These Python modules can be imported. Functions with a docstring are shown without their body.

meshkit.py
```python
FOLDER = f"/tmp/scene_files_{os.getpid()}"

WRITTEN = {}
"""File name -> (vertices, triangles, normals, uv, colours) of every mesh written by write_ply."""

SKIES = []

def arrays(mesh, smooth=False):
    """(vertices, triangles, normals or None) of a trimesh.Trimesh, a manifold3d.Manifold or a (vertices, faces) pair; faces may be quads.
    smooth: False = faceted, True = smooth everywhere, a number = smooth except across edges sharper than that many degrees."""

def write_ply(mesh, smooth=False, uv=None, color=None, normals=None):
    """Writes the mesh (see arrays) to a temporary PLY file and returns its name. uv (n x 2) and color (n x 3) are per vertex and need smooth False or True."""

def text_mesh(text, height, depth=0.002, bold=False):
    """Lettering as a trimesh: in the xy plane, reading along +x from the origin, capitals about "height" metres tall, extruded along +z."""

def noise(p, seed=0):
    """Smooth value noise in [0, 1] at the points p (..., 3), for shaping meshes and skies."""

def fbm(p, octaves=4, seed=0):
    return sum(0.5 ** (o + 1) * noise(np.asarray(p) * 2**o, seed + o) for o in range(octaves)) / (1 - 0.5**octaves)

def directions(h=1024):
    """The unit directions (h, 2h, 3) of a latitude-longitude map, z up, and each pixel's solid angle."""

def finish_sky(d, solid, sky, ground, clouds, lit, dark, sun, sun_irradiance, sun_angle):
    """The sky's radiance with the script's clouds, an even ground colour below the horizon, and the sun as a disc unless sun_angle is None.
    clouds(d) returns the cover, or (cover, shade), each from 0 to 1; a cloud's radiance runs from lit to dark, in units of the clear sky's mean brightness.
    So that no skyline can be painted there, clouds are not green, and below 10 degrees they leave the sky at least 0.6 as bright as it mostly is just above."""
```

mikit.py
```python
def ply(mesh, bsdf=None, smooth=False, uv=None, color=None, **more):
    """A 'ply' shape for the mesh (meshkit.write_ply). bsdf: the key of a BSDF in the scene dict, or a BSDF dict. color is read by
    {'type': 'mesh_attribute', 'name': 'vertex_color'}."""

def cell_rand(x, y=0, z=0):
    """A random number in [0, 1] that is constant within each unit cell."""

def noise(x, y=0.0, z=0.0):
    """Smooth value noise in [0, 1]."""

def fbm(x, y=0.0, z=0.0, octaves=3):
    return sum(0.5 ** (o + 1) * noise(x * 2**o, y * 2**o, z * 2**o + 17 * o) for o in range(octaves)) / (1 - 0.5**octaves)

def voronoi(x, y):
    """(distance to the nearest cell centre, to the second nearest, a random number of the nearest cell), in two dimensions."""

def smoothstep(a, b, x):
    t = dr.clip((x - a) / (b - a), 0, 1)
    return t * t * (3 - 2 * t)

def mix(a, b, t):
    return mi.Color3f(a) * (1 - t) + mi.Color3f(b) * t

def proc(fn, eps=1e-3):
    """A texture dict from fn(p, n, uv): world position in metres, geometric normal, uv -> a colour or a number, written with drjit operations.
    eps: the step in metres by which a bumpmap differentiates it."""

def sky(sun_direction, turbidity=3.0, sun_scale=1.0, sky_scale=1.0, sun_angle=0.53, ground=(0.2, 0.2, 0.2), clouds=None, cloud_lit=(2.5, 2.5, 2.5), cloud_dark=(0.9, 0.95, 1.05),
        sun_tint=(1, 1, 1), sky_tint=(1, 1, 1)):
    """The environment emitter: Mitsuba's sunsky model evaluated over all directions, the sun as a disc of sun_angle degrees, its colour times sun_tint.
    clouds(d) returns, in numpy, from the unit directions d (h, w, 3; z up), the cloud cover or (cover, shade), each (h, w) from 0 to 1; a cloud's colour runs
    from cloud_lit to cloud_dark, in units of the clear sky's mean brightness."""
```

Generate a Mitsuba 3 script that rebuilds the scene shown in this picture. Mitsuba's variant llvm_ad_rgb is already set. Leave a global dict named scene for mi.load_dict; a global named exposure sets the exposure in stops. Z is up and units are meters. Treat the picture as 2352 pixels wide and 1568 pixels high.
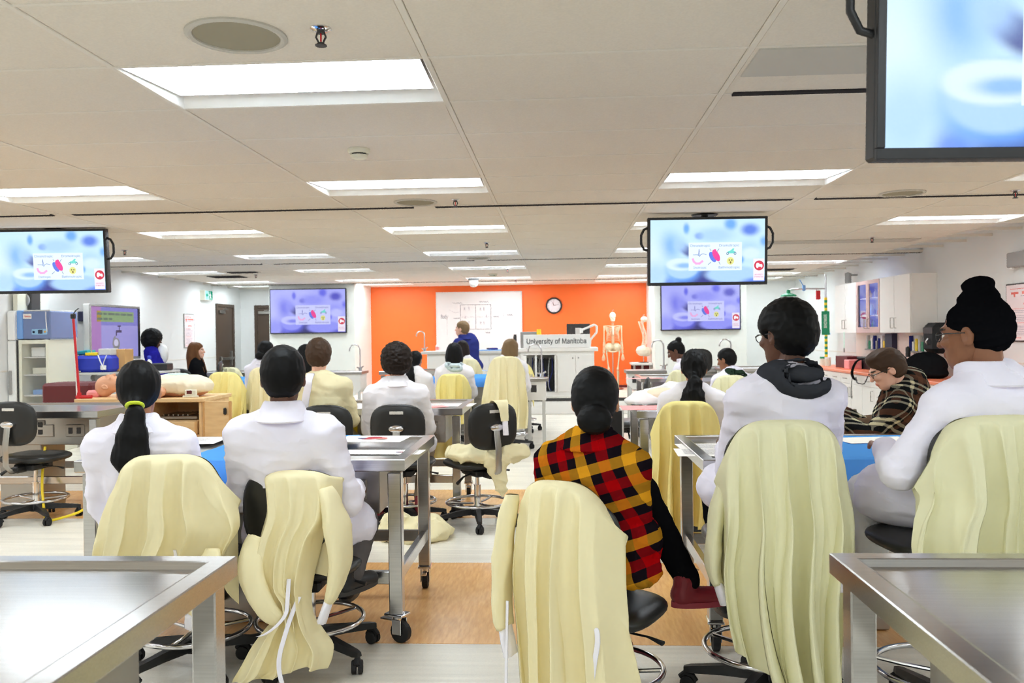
import math
import numpy as np, trimesh, drjit as dr, mitsuba as mi, mikit, meshkit
from scipy.interpolate import PchipInterpolator

T = mi.ScalarTransform4f
scene, labels = {}, {}
A = np.array

# ---------------------------------------------------------------- camera, light, exposure
exposure = 0.0
EYE = A([0.0, 0.0, 1.42])
YAW, PITCH, ROLL = -0.0555, -0.0084, 0.0130
FWD = A([math.sin(YAW) * math.cos(PITCH), math.cos(YAW) * math.cos(PITCH), math.sin(PITCH)])
RGT = np.cross(FWD, [0, 0, 1.0]); RGT /= np.linalg.norm(RGT)
UPV = np.cross(RGT, FWD)
UPV = math.cos(ROLL) * UPV + math.sin(ROLL) * RGT
scene['camera'] = {'type': 'thinlens', 'fov': 2 * math.degrees(math.atan(1176 / 1928)), 'fov_axis': 'x',
                   'aperture_radius': 0.0028, 'focus_distance': 3.9, 'near_clip': 0.05, 'far_clip': 100.0,
                   'to_world': T().look_at(origin=EYE.tolist(), target=(EYE + FWD).tolist(), up=UPV.tolist())}
LAMP = 10.0           # radiance of the ceiling light lenses
LAMP_RGB = (1.0, 1.13, 1.21)
SCREEN = 1.0          # scale of the screens' radiance
CEIL = 2.471          # the ceiling's height
WX0, WX1, WY0, WY1 = -6.88, 4.95, -3.2, 17.86   # the room's walls
X0, Y0, TW, TD = -0.49, 3.163, 1.2192, 0.6096   # the ceiling grid: one crossing and the tile size

# ---------------------------------------------------------------- materials
def srgb(r, g, b):
    c = A([r, g, b]) / 255.0
    return np.where(c < 0.04045, c / 12.92, ((c + 0.055) / 1.055) ** 2.4)

def lin(c):
    return {'type': 'rgb', 'value': [float(v) for v in srgb(*c)]}

def mat(name, c, rough=0.5, metal=0.0, spec=0.5, fn=None, **kw):
    base = mikit.proc(fn) if fn else ({'type': 'mesh_attribute', 'name': 'vertex_color'} if c == 'vertex' else lin(c))
    scene[name] = {'type': 'twosided', 'b': {'type': 'principled', 'base_color': base, 'roughness': rough, 'metallic': metal, 'specular': spec, **kw}}
    return name

def matte(name, c, fn=None):
    base = mikit.proc(fn) if fn else ({'type': 'mesh_attribute', 'name': 'vertex_color'} if c == 'vertex' else lin(c))
    scene[name] = {'type': 'twosided', 'b': {'type': 'diffuse', 'reflectance': base}}
    return name

C3 = mi.Color3f
S_ = lambda c: C3([float(v) for v in srgb(*c)])
def floor_fn(p, n, uv):
    s = mikit.fbm(p.x * 2.2, p.y * 38, 0, 3) * 0.6 + mikit.noise(p.x * 0.7, p.y * 9) * 0.4
    g = mikit.noise(p.x * 260, p.y * 260)
    return S_((222, 217, 205)) * (0.82 + 0.30 * s) * (0.97 + 0.06 * g)
def stripe_fn(p, n, uv):
    s = mikit.fbm(p.x * 90, p.y * 14, 3, 3)
    b = mikit.noise(p.x * 1.7, p.y * 2.6, 5)
    return mikit.mix(S_((205, 150, 92)), S_((226, 180, 122)), s) * (0.92 + 0.14 * b)
def wood_fn(p, n, uv):
    s = mikit.fbm(p.x * 6, p.y * 30, p.z * 30, 3)
    return mikit.mix(S_((205, 168, 118)), S_((228, 198, 150)), s)
def steel_fn(p, n, uv):
    s = mikit.noise(p.x * 8, p.y * 420, p.z * 300)
    return C3(0.53, 0.525, 0.525) * (0.92 + 0.16 * s)
def tile_fn(p, n, uv):
    s = mikit.noise(p.x * 170, p.y * 170)
    return S_((224, 216, 204)) * (0.965 + 0.06 * s)

matte('m_ceiling_tile', None, tile_fn)
matte('m_grid_bar', (226, 220, 210)); matte('m_slot', (62, 60, 62)); matte('m_slot_soft', (196, 192, 184))
matte('m_wall', (228, 228, 227)); matte('m_wall_white', (228, 230, 224))
mat('m_orange', (244, 114, 50), 0.42, spec=0.35)
mat('m_floor', None, 0.32, spec=0.4, fn=floor_fn); mat('m_stripe', None, 0.32, spec=0.4, fn=stripe_fn)
mat('m_steel', None, 0.20, 1.0, fn=steel_fn); mat('m_steel_plain', (176, 172, 166), 0.34, 1.0)
mat('m_chrome', (225, 225, 228), 0.10, 1.0); mat('m_black', (24, 24, 26), 0.45); mat('m_black_vinyl', (30, 30, 29), 0.38)
mat('m_rubber', (20, 20, 22), 0.7); mat('m_dark', (52, 50, 50), 0.5); mat('m_grey', (150, 148, 146), 0.5); mat('m_lightgrey', (205, 204, 200), 0.5)
mat('m_white', (240, 240, 238), 0.4); mat('m_laminate', (236, 233, 228), 0.45); mat('m_paper', (246, 244, 240), 0.7)
matte('m_coat', (240, 237, 252)); matte('m_coat_warm', (243, 240, 246))
matte('m_gown', (236, 226, 186)); matte('m_gown_green', (229, 226, 190)); matte('m_gown_deep', (240, 226, 152)); matte('m_knit', (238, 236, 246))
matte('m_drape', (92, 160, 236)); mat('m_brown_door', (74, 58, 46), 0.45); mat('m_wood', None, 0.5, fn=wood_fn)
mat('m_counter', (232, 128, 92), 0.35); mat('m_cream', (224, 222, 204), 0.5); mat('m_green', (24, 140, 96), 0.45); mat('m_yellow', (240, 210, 40), 0.5)
mat('m_red', (196, 30, 38), 0.45); mat('m_pink', (238, 150, 150), 0.6); mat('m_blue_bag', (40, 56, 176), 0.55); mat('m_bluegrey', (112, 128, 170), 0.45); mat('m_bluelight', (120, 164, 222), 0.45)
mat('m_dark_red', (92, 24, 28), 0.55); mat('m_bone', (214, 200, 168), 0.5); mat('m_bone_white', (224, 214, 194), 0.5); mat('m_board', (222, 219, 218), 0.4); mat('m_card', (196, 152, 96), 0.7); mat('m_teal', (40, 150, 170), 0.45)
matte('m_print', 'vertex'); mat('m_skin', 'vertex', 0.45, spec=0.4); mat('m_manikin', (214, 158, 124), 0.5); matte('m_beige_cloth', (238, 226, 200))
HAIR = {}
for _n, _c in dict(black=(9, 8, 9), darkbrown=(34, 25, 21), brown=(66, 48, 36), lightbrown=(122, 98, 70), auburn=(104, 66, 36), reddark=(46, 28, 26)).items():
    HAIR[_n] = mat('m_hair_' + _n, _c, 0.55, spec=0.18)
matte('m_turban', (16, 16, 19)); matte('m_hood', (58, 60, 66)); matte('m_hood_blue', (206, 222, 228)); matte('m_hood_green', (42, 58, 46))
matte('m_trouser_black', (20, 20, 23)); matte('m_trouser_grey', (98, 94, 94)); matte('m_trouser_khaki', (136, 118, 98)); matte('m_trouser_brown', (104, 84, 68)); matte('m_trouser_white', (236, 235, 238))
matte('m_blazer', (42, 40, 150)); matte('m_suit', (52, 58, 122)); matte('m_black_cloth', (26, 26, 28)); mat('m_shoe_red', (128, 32, 44), 0.5); mat('m_shoe_sole', (150, 52, 66), 0.6); mat('m_shoe_black', (30, 30, 33), 0.5)
scene['m_glass'] = {'type': 'thindielectric', 'int_ior': 1.5}

# ---------------------------------------------------------------- scene helpers
used = set()
def fresh(name):
    if name not in used:
        used.add(name); return name
    i = counter.get(name, 0) + 1
    while f'{name}_{i:03d}' in used:
        i += 1
    counter[name] = i
    used.add(f'{name}_{i:03d}')
    return f'{name}_{i:03d}'
counter = {}

def thing(name, label, cat, group=None, kind=None):
    key = fresh(name)
    labels[key] = {'label': label, 'category': cat}
    if group: labels[key]['group'] = group
    if kind: labels[key]['kind'] = kind
    return key

def put(key, mesh, m, smooth=False, M=None, label=None, kind=None, **kw):
    """One entry of the scene; returns its key."""
    d = mesh if isinstance(mesh, dict) else mikit.ply(mesh, m, smooth, **kw)
    if M is not None:
        d = {**d, 'to_world': T(A(M).tolist())}
    scene[key] = d
    if label or kind:
        labels.setdefault(key, {}).update({**({'label': label} if label else {}), **({'kind': kind} if kind else {})})
    return key

def part(parent, name, mesh, m, smooth=False, M=None, label=None, kind=None, **kw):
    return put(fresh(parent + '__' + name), mesh, m, smooth, M, label, kind, **kw)

def solo(name, label, cat, mesh, m, smooth=False, group=None, M=None, **kw):
    return put(thing(name, label, cat, group), mesh, m, smooth, M, **kw)

def struct(name, mesh, m, smooth=False, label=None, **kw):
    used.add(name)
    labels[name] = {'kind': 'structure', **({'label': label} if label else {})}
    return put(name, mesh, m, smooth, **kw)

def mv(x=0, y=0, z=0, yaw=0, s=1.0):
    c, n = math.cos(math.radians(yaw)), math.sin(math.radians(yaw))
    return A([[c * s, -n * s, 0, x], [n * s, c * s, 0, y], [0, 0, s, z], [0, 0, 0, 1.0]])

# ---------------------------------------------------------------- mesh helpers
def TM(v, f):
    return trimesh.Trimesh(A(v, float), A(f), process=False)
def join(*ms):
    ms = [m for x in ms for m in (x if isinstance(x, (list, tuple)) else [x])]
    return trimesh.util.concatenate(ms)
def xf(m, M):
    m = m.copy(); m.apply_transform(M); return m
_BOX = {}
def cbox(sx, sy, sz, c=(0, 0, 0), b=0.004):
    """A box with chamfered edges."""
    b = min(b, sx * 0.45, sy * 0.45, sz * 0.45)
    k = (round(sx, 5), round(sy, 5), round(sz, 5), round(b, 5))
    if k not in _BOX:
        h = A([sx, sy, sz]) / 2
        pts = []
        for s in np.ndindex(2, 2, 2):
            q = h * (A(s) * 2 - 1)
            for a in range(3):
                r = q - b * np.sign(q); r[a] = q[a]; pts.append(r)
        _BOX[k] = trimesh.convex.convex_hull(A(pts)) if b > 0 else trimesh.creation.box((sx, sy, sz))
    m = _BOX[k].copy(); m.apply_translation(c); return m
def span(a, b, bev=0.004):
    a, b = A(a, float), A(b, float)
    lo, hi = np.minimum(a, b), np.maximum(a, b)
    return cbox(*(hi - lo), (lo + hi) / 2, bev)
def frame(p, q):
    z = A(q, float) - A(p, float); L = np.linalg.norm(z); z /= max(L, 1e-9)
    x = np.cross(z, [0, 0, 1.0] if abs(z[2]) < 0.95 else [0, 1.0, 0]); x /= np.linalg.norm(x)
    return x, np.cross(z, x), z, L
def tube(pts, r, n=10, closed=False, flat=1.0):
    """A swept tube; r a number or one per point; flat squeezes it along one side."""
    P = A(pts, float); N = len(P); r = np.broadcast_to(r, (N,))
    t = np.roll(P, -1, 0) - np.roll(P, 1, 0) if closed else np.gradient(P, axis=0)
    t /= np.linalg.norm(t, axis=1, keepdims=True) + 1e-12
    a = np.cross(t[0], [0, 0, 1.0] if abs(t[0][2]) < 0.9 else [1.0, 0, 0]); a /= np.linalg.norm(a)
    ang = np.arange(n) * 2 * math.pi / n; V = []
    for i in range(N):
        a = a - t[i] * (a @ t[i]); a /= np.linalg.norm(a); b = np.cross(t[i], a)
        V.append(P[i] + r[i] * (np.cos(ang)[:, None] * a + flat * np.sin(ang)[:, None] * b))
    V = np.vstack(V); F = []
    for i in range(N if closed else N - 1):
        j = (i + 1) % N
        for k in range(n):
            l = (k + 1) % n
            F += [[i * n + k, i * n + l, j * n + l], [i * n + k, j * n + l, j * n + k]]
    if not closed:
        V = np.vstack([V, P[0], P[-1]])
        for k in range(n):
            l = (k + 1) % n
            F += [[N * n, l, k], [N * n + 1, (N - 1) * n + k, (N - 1) * n + l]]
    return TM(V, F)
def cyl(p, q, r, r1=None, n=16):
    return tube([p, q], [r, r if r1 is None else r1], n)
def lathe(prof, n=24, M=None):
    """A surface of revolution about z from (radius, z) points; closed at both ends."""
    prof = [(max(r, 1e-4), z) for r, z in prof]
    ang = np.arange(n) * 2 * math.pi / n
    V = np.vstack([np.stack([r * np.cos(ang), r * np.sin(ang), np.full(n, z)], 1) for r, z in prof] + [[[0, 0, prof[0][1]], [0, 0, prof[-1][1]]]])
    F = []; N = len(prof)
    for i in range(N - 1):
        for k in range(n):
            l = (k + 1) % n
            F += [[i * n + k, i * n + l, (i + 1) * n + l], [i * n + k, (i + 1) * n + l, (i + 1) * n + k]]
    for k in range(n):
        l = (k + 1) % n
        F += [[N * n, l, k], [N * n + 1, (N - 1) * n + k, (N - 1) * n + l]]
    m = TM(V, F)
    return m if M is None else xf(m, M)
def prism(poly, h, M=None):
    from shapely.geometry import Polygon
    m = trimesh.creation.extrude_polygon(Polygon(poly), h, engine='earcut')
    return m if M is None else xf(m, M)
def roundrect(w, h, r, n=6):
    P = []
    for cx, cy, a0 in ((w / 2 - r, h / 2 - r, 0), (-w / 2 + r, h / 2 - r, 90), (-w / 2 + r, -h / 2 + r, 180), (w / 2 - r, -h / 2 + r, 270)):
        for k in range(n + 1):
            a = math.radians(a0 + 90 * k / n); P.append((cx + r * math.cos(a), cy + r * math.sin(a)))
    return P
def ring(c, R, r, n=40, m=8, M=None):
    a = np.arange(n) * 2 * math.pi / n
    t = tube(np.stack([c[0] + R * np.cos(a), c[1] + R * np.sin(a), np.full(n, c[2])], 1), r, m, True)
    return t if M is None else xf(t, M)
def grid_faces(nu, nv, wrap=False):
    """Quads of a grid of nv rows of nu vertices."""
    i, j = np.meshgrid(np.arange(nv - 1), np.arange(nu if wrap else nu - 1), indexing='ij')
    k = (j + 1) % nu
    a, b, c, d = i * nu + j, i * nu + k, (i + 1) * nu + k, (i + 1) * nu + j
    return np.vstack([np.stack([a, b, c], -1).reshape(-1, 3), np.stack([a, c, d], -1).reshape(-1, 3)])
def solid(V, nu, nv, t):
    """A grid sheet as cloth with thickness t."""
    F = grid_faces(nu, nv)
    m = TM(V, F); N = m.vertex_normals
    W = np.vstack([V + N * t / 2, V - N * t / 2]); n = len(V)
    e = np.concatenate([np.arange(nu - 1), np.arange(nu - 1, nu * nv - 1, nu), np.arange(nu * nv - 1, nu * (nv - 1), -1), np.arange(nu * (nv - 1), 0, -nu)])
    f = np.roll(e, -1)
    S = np.vstack([np.stack([e, e + n, f + n], 1), np.stack([e, f + n, f], 1)])
    return TM(W, np.vstack([F, F[:, ::-1] + n, S]))

# ---------------------------------------------------------------- smooth shapes from distance fields
def smin(a, b, k):
    h = np.clip(0.5 + 0.5 * (b - a) / k, 0, 1)
    return b * (1 - h) + a * h - k * h * (1 - h)
def ell(P, c, r, R=None):
    q = P - A(c, np.float32)
    if R is not None: q = q @ A(R, np.float32).T
    r = A(r, np.float32)
    k0 = np.linalg.norm(q / r, axis=-1); k1 = np.linalg.norm(q / (r * r), axis=-1)
    return k0 * (k0 - 1) / np.maximum(k1, 1e-6)
def cap(P, a, b, ra, rb=None):
    a, b = A(a, np.float32), A(b, np.float32); rb = ra if rb is None else rb
    d = b - a; h = np.clip(((P - a) @ d) / max(float(d @ d), 1e-9), 0, 1)
    return np.linalg.norm(P - a - h[..., None] * d, axis=-1) - (ra + (rb - ra) * h)
def snet(fn, lo, hi, h):
    """Naive surface nets of the field fn inside the box lo..hi at cell size h."""
    lo, hi = A(lo, float), A(hi, float)
    n = np.ceil((hi - lo) / h).astype(int) + 1
    ax = [(lo[k] + h * np.arange(n[k])).astype(np.float32) for k in range(3)]
    F = fn(np.stack(np.meshgrid(*ax, indexing='ij'), -1))
    S = F < 0
    sl = [(slice(0, -1), slice(1, None))[k] for k in (0, 1)]
    cnt = sum(S[sl[a], sl[b], sl[c]].astype(np.int8) for a, b, c in np.ndindex(2, 2, 2))
    I = np.argwhere((cnt > 0) & (cnt < 8))
    if not len(I): return trimesh.Trimesh()
    acc, num = np.zeros((len(I), 3)), np.zeros(len(I))
    for a, b in ((p, q) for p in np.ndindex(2, 2, 2) for q in np.ndindex(2, 2, 2) if sum(q) - sum(p) == 1 and all(y >= x for x, y in zip(p, q))):
        p, q = I + A(a), I + A(b)
        fa, fb = F[tuple(p.T)], F[tuple(q.T)]
        on = (fa < 0) != (fb < 0)
        t = np.where(on, fa / np.where(on, fa - fb, 1), 0)[:, None]
        acc += np.where(on[:, None], A(a) + t * (A(b) - A(a)), 0); num += on
    V = lo + h * (I + acc / num[:, None])
    ids = -np.ones(cnt.shape, np.int64); ids[tuple(I.T)] = np.arange(len(I))
    Q = []
    for k in range(3):
        u, v = (k + 1) % 3, (k + 2) % 3
        s0 = [slice(0, None)] * 3; s1 = [slice(0, None)] * 3; s0[k] = slice(0, -1); s1[k] = slice(1, None)
        d = S[tuple(s0)].astype(np.int8) - S[tuple(s1)].astype(np.int8)
        E = np.argwhere(d != 0); E = E[(E[:, u] > 0) & (E[:, v] > 0) & (E[:, u] < cnt.shape[u]) & (E[:, v] < cnt.shape[v])]
        sg = d[tuple(E.T)]
        def at(du, dv):
            e = E.copy(); e[:, u] += du; e[:, v] += dv; return ids[tuple(e.T)]
        q = np.stack([at(-1, -1), at(0, -1), at(0, 0), at(-1, 0)], 1)
        Q.append(np.where((sg > 0)[:, None], q, q[:, ::-1]))
    Q = np.vstack(Q); Q = Q[(Q >= 0).all(1)]
    return TM(V, np.vstack([Q[:, [0, 1, 2]], Q[:, [0, 2, 3]]]))
def wrinkle(m, amp, scale, seed=0, stretch=(1, 1, 1)):
    """Pushes the vertices along their normals by ridged noise."""
    V = A(m.vertices); q = V * A(stretch) * scale
    n = 1 - np.abs(2 * meshkit.noise(q, seed) - 1) ** 0.7
    n2 = meshkit.noise(q * 2.3 + 5, seed + 3)
    return TM(V + A(m.vertex_normals) * (amp * (n - 0.45) + amp * 0.5 * (n2 - 0.5))[:, None], m.faces)

# ================================================================ the room
struct('floor', span((WX0 - .1, WY0 - .1, -.12), (WX1 + .1, WY1 + .1, 0), 0), 'm_floor', label='pale streaked vinyl floor')
for y0, y1 in ((3.83, 5.2), (6.47, 7.66)):
    part('floor', 'stripe', span((WX0, y0, -.01), (WX1, y1, .0012), 0), 'm_stripe', label='tan wood-look stripe set in the floor')
struct('wall_left', span((WX0 - .12, WY0, 0), (WX0, WY1, CEIL + .1), 0), 'm_wall', label='off-white left wall')
struct('wall_right', span((WX1, WY0, 0), (WX1 + .12, WY1, CEIL + .1), 0), 'm_wall', label='off-white right wall')
struct('wall_rear', span((WX0, WY0 - .12, 0), (WX1, WY0, CEIL + .1), 0), 'm_wall', label='off-white wall')
struct('wall_back', join(span((WX0, WY1, 0), (-4.1, WY1 + .12, CEIL + .1), 0), span((1.95, WY1, 0), (WX1, WY1 + .12, CEIL + .1), 0)), 'm_wall', label='off-white back wall beside the orange wall')
struct('wall_orange', span((-4.1, WY1, 0), (1.95, WY1 + .12, CEIL + .1), 0), 'm_orange', label='bright orange back wall')
struct('partition_left', span((-5.74, 16.40, 0), (-4.02, WY1, CEIL + .05), .004), 'm_wall_white', label='white partition carrying a wall screen left of the orange wall')
struct('partition_right', span((1.86, 16.40, 0), (3.62, WY1, CEIL + .05), .004), 'm_wall_white', label='white partition carrying a wall screen right of the orange wall')
struct('platform', span((-4.0, 14.85, 0), (1.85, WY1, .27), .004), 'm_floor', label='low raised stage along the orange wall')
part('platform', 'nosing', span((-4.0, 14.83, .235), (1.85, 14.90, .283), .004), 'm_dark', label='dark edge strip')
for k in range(4):
    part('platform', 'riser_panel', span((-3.99 + 1.46 * k, 14.836, .004), (-2.545 + 1.46 * k, 14.86, .228), .003), 'm_laminate')
for nm, a, b in (('baseboard_left', (WX0, WY0, 0), (WX0 + .012, WY1, .1)), ('baseboard_right', (WX1 - .012, WY0, 0), (WX1, WY1, .1)), ('baseboard_orange', (-4.0, WY1 - .012, .27), (1.85, WY1, .32))):
    struct(nm, span(a, b, .002), 'm_dark_red' if nm[-1] == 'e' else 'm_grey')
struct('trim_left', span((WX0, WY0, 1.035), (WX0 + .006, 16.5, 1.05), .001), 'm_grid_bar', label='thin rail along the left wall')
struct('trim_right', span((WX1 - .006, WY0, 1.035), (WX1, 17.8, 1.05), .001), 'm_grid_bar', label='thin rail along the right wall')

# ---- the ceiling: tiles, bars, slots
struct('ceiling', span((WX0 - .1, WY0 - .1, CEIL + .085), (WX1 + .1, WY1 + .1, CEIL + .25), 0), 'm_wall', label='suspended ceiling of pale tiles')
LIGHTS = [(c, r) for c, rows in ((-5, (4, 8, 12, 16, 20, 22)), (-3, (0, 4, 8, 12, 16, 20, 22)), (-1, (0, 4, 8, 12, 16, 20, 22)), (1, (4, 8, 12, 16, 20, 22)), (3, (0, 4, 8, 16, 20, 22)), (-5, (-4, 0)), (-3, (-4, -8)), (-1, (-4, -8)), (1, (-4, -8)), (3, (-4, -8))) for r in rows]
SLOTS = (6.80, 11.75, 16.36)      # rows with a dark linear diffuser, as y
tile = mikit.ply(cbox(TW - .026, TD - .020, .02, (0, 0, .0105), .003), 'm_ceiling_tile')
far = []
for c in range(-6, 5):
    for r in range(-11, 25):
        if (c, r) in LIGHTS: continue
        x, y = X0 + (c + .5) * TW, Y0 + (r + .5) * TD
        if x - TW / 2 < WX0 - .3 or x + TW / 2 > WX1 + .3: continue
        if -3 <= r <= 21 and y * 1.25 > abs(x + .055 * y) - 1:
            part('ceiling', 'tile', tile, None, M=mv(x, y, CEIL))
        else:
            far.append(xf(cbox(TW - .026, TD - .020, .02, (0, 0, .0105), .003), mv(x, y, CEIL)))
part('ceiling', 'far_tiles', join(far), 'm_ceiling_tile', kind='stuff')
for c in range(-5, 5):
    part('ceiling', 'grid_bar', span((X0 + c * TW - .012, WY0, CEIL - .003), (X0 + c * TW + .012, WY1, CEIL + .03), .002), 'm_grid_bar')
part('ceiling', 'cross_bars', join([span((WX0, Y0 + r * TD - .010, CEIL - .001), (WX1, Y0 + r * TD + .010, CEIL + .03), .002) for r in range(-10, 25)]), 'm_grid_bar', kind='stuff')
for y, gaps in ((SLOTS[0], (-4.12, -1.08, 1.96)), (SLOTS[1], (-4.12, -1.08, 1.96)), (SLOTS[2], (-1.08,))):
    xs = [WX0] + [g + d for g in gaps for d in (-.09, .09)] + [WX1]
    names = ('leftmost', 'second from the left', 'third from the left', 'rightmost') if len(gaps) == 3 else ('left half', 'right half')
    for (a, b), nm in zip(zip(xs[::2], xs[1::2]), names):
        k = thing('slot_diffuser', f'{nm} piece of the {"nearest" if y < 8 else "second" if y < 14 else "farthest"} dark linear air slot across the ceiling', 'air vent', 'dark linear air slots in the ceiling')
        part(k, 'slot', span((a, y - .035, CEIL - .010), (b, y + .035, CEIL + .01), .002), 'm_slot')
        part(k, 'flange', join(span((a, y - .05, CEIL - .007), (b, y - .036, CEIL + .01), .001), span((a, y + .036, CEIL - .007), (b, y + .05, CEIL + .01), .001)), 'm_grid_bar')
solo('slot_diffuser', 'short dark linear air slot beside the big near screen', 'air vent', span((.78, 3.745, CEIL - .008), (1.98, 3.785, CEIL + .01), .002), 'm_slot')
solo('return_grille', 'unlit grey recessed panel in the ceiling beside the big near screen', 'air vent', span((.76, 3.18, CEIL - .004), (1.94, 3.52, CEIL + .01), .004), 'm_slot_soft')
solo('ceiling_diffuser', 'long pale slot diffuser in the ceiling above the emergency shower', 'air vent', span((2.2, 9.95, CEIL - .012), (4.2, 10.25, CEIL + .01), .004), 'm_slot_soft')
for x, y, w, d, lb in ((-5.6, 14.0, .62, .5, 'dark square air grille in the far left ceiling'), (-5.0, 13.1, .5, .25, 'small dark air grille in front of the far left ceiling grille'), (3.55, 14.5, .9, .4, 'dark air grille in the far right ceiling')):
    k = thing('air_grille', lb, 'air vent')
    part(k, 'frame', span((x - w / 2, y - d / 2, CEIL - .008), (x + w / 2, y + d / 2, CEIL + .01), .003), 'm_slot_soft')
    for j in range(5):
        part(k, 'louvre', span((x - w / 2 + .03, y - d / 2 + .03 + j * (d - .06) / 5, CEIL - .02), (x + w / 2 - .03, y - d / 2 + .05 + j * (d - .06) / 5, CEIL - .006), .002), 'm_slot')

# ---- the lamps: recessed troffers with a glowing lens
w, d = TW - .026, TD - .026
rim = [[-w / 2, -d / 2, 0], [w / 2, -d / 2, 0], [w / 2, d / 2, 0], [-w / 2, d / 2, 0]]
inn = [[-w / 2 + .03, -d / 2 + .004, .06], [w / 2 - .03, -d / 2 + .004, .06], [w / 2 - .03, d / 2 - .095, .06], [-w / 2 + .03, d / 2 - .095, .06]]
hous = mikit.ply(TM(rim + inn, [[0, 1, 5], [0, 5, 4], [1, 2, 6], [1, 6, 5], [2, 3, 7], [2, 7, 6], [3, 0, 4], [3, 4, 7], [4, 5, 6], [4, 6, 7]]), 'm_white')
lensB = mikit.ply(TM([[-w / 2 + .012, -d / 2 + .01, .003], [w / 2 - .012, -d / 2 + .01, .003], [w / 2 - .03, d / 2 - .10, .03], [-w / 2 + .03, d / 2 - .10, .03]], [[0, 2, 1], [0, 3, 2]]), 'm_white')
ORD = ('first', 'second', 'third', 'fourth', 'fifth', 'sixth', 'seventh')
for c, r in LIGHTS:
    M = mv(X0 + (c + .5) * TW, Y0 + (r + .5) * TD, CEIL)
    col = {-5: 'far left', -3: 'left', -1: 'middle', 1: 'right', 3: 'far right'}[c]
    rows = sorted(r_ for c_, r_ in LIGHTS if c_ == c and r_ >= {-5: 12, -3: 4, -1: 0, 1: 4, 3: 4}[c]); seen = r in rows
    k = thing('ceiling_light', f'bright recessed ceiling light, {ORD[rows.index(r)]} from the camera in the {col} column' if seen else 'recessed ceiling light outside the photo', 'ceiling light', 'recessed lights in the tiled ceiling')
    part(k, 'housing', hous, None, M=M)
    part(k, 'lens', {**lensB, 'emitter': {'type': 'area', 'radiance': {'type': 'rgb', 'value': [LAMP * v for v in LAMP_RGB]}}}, None, M=M, label='glowing lens')

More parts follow.
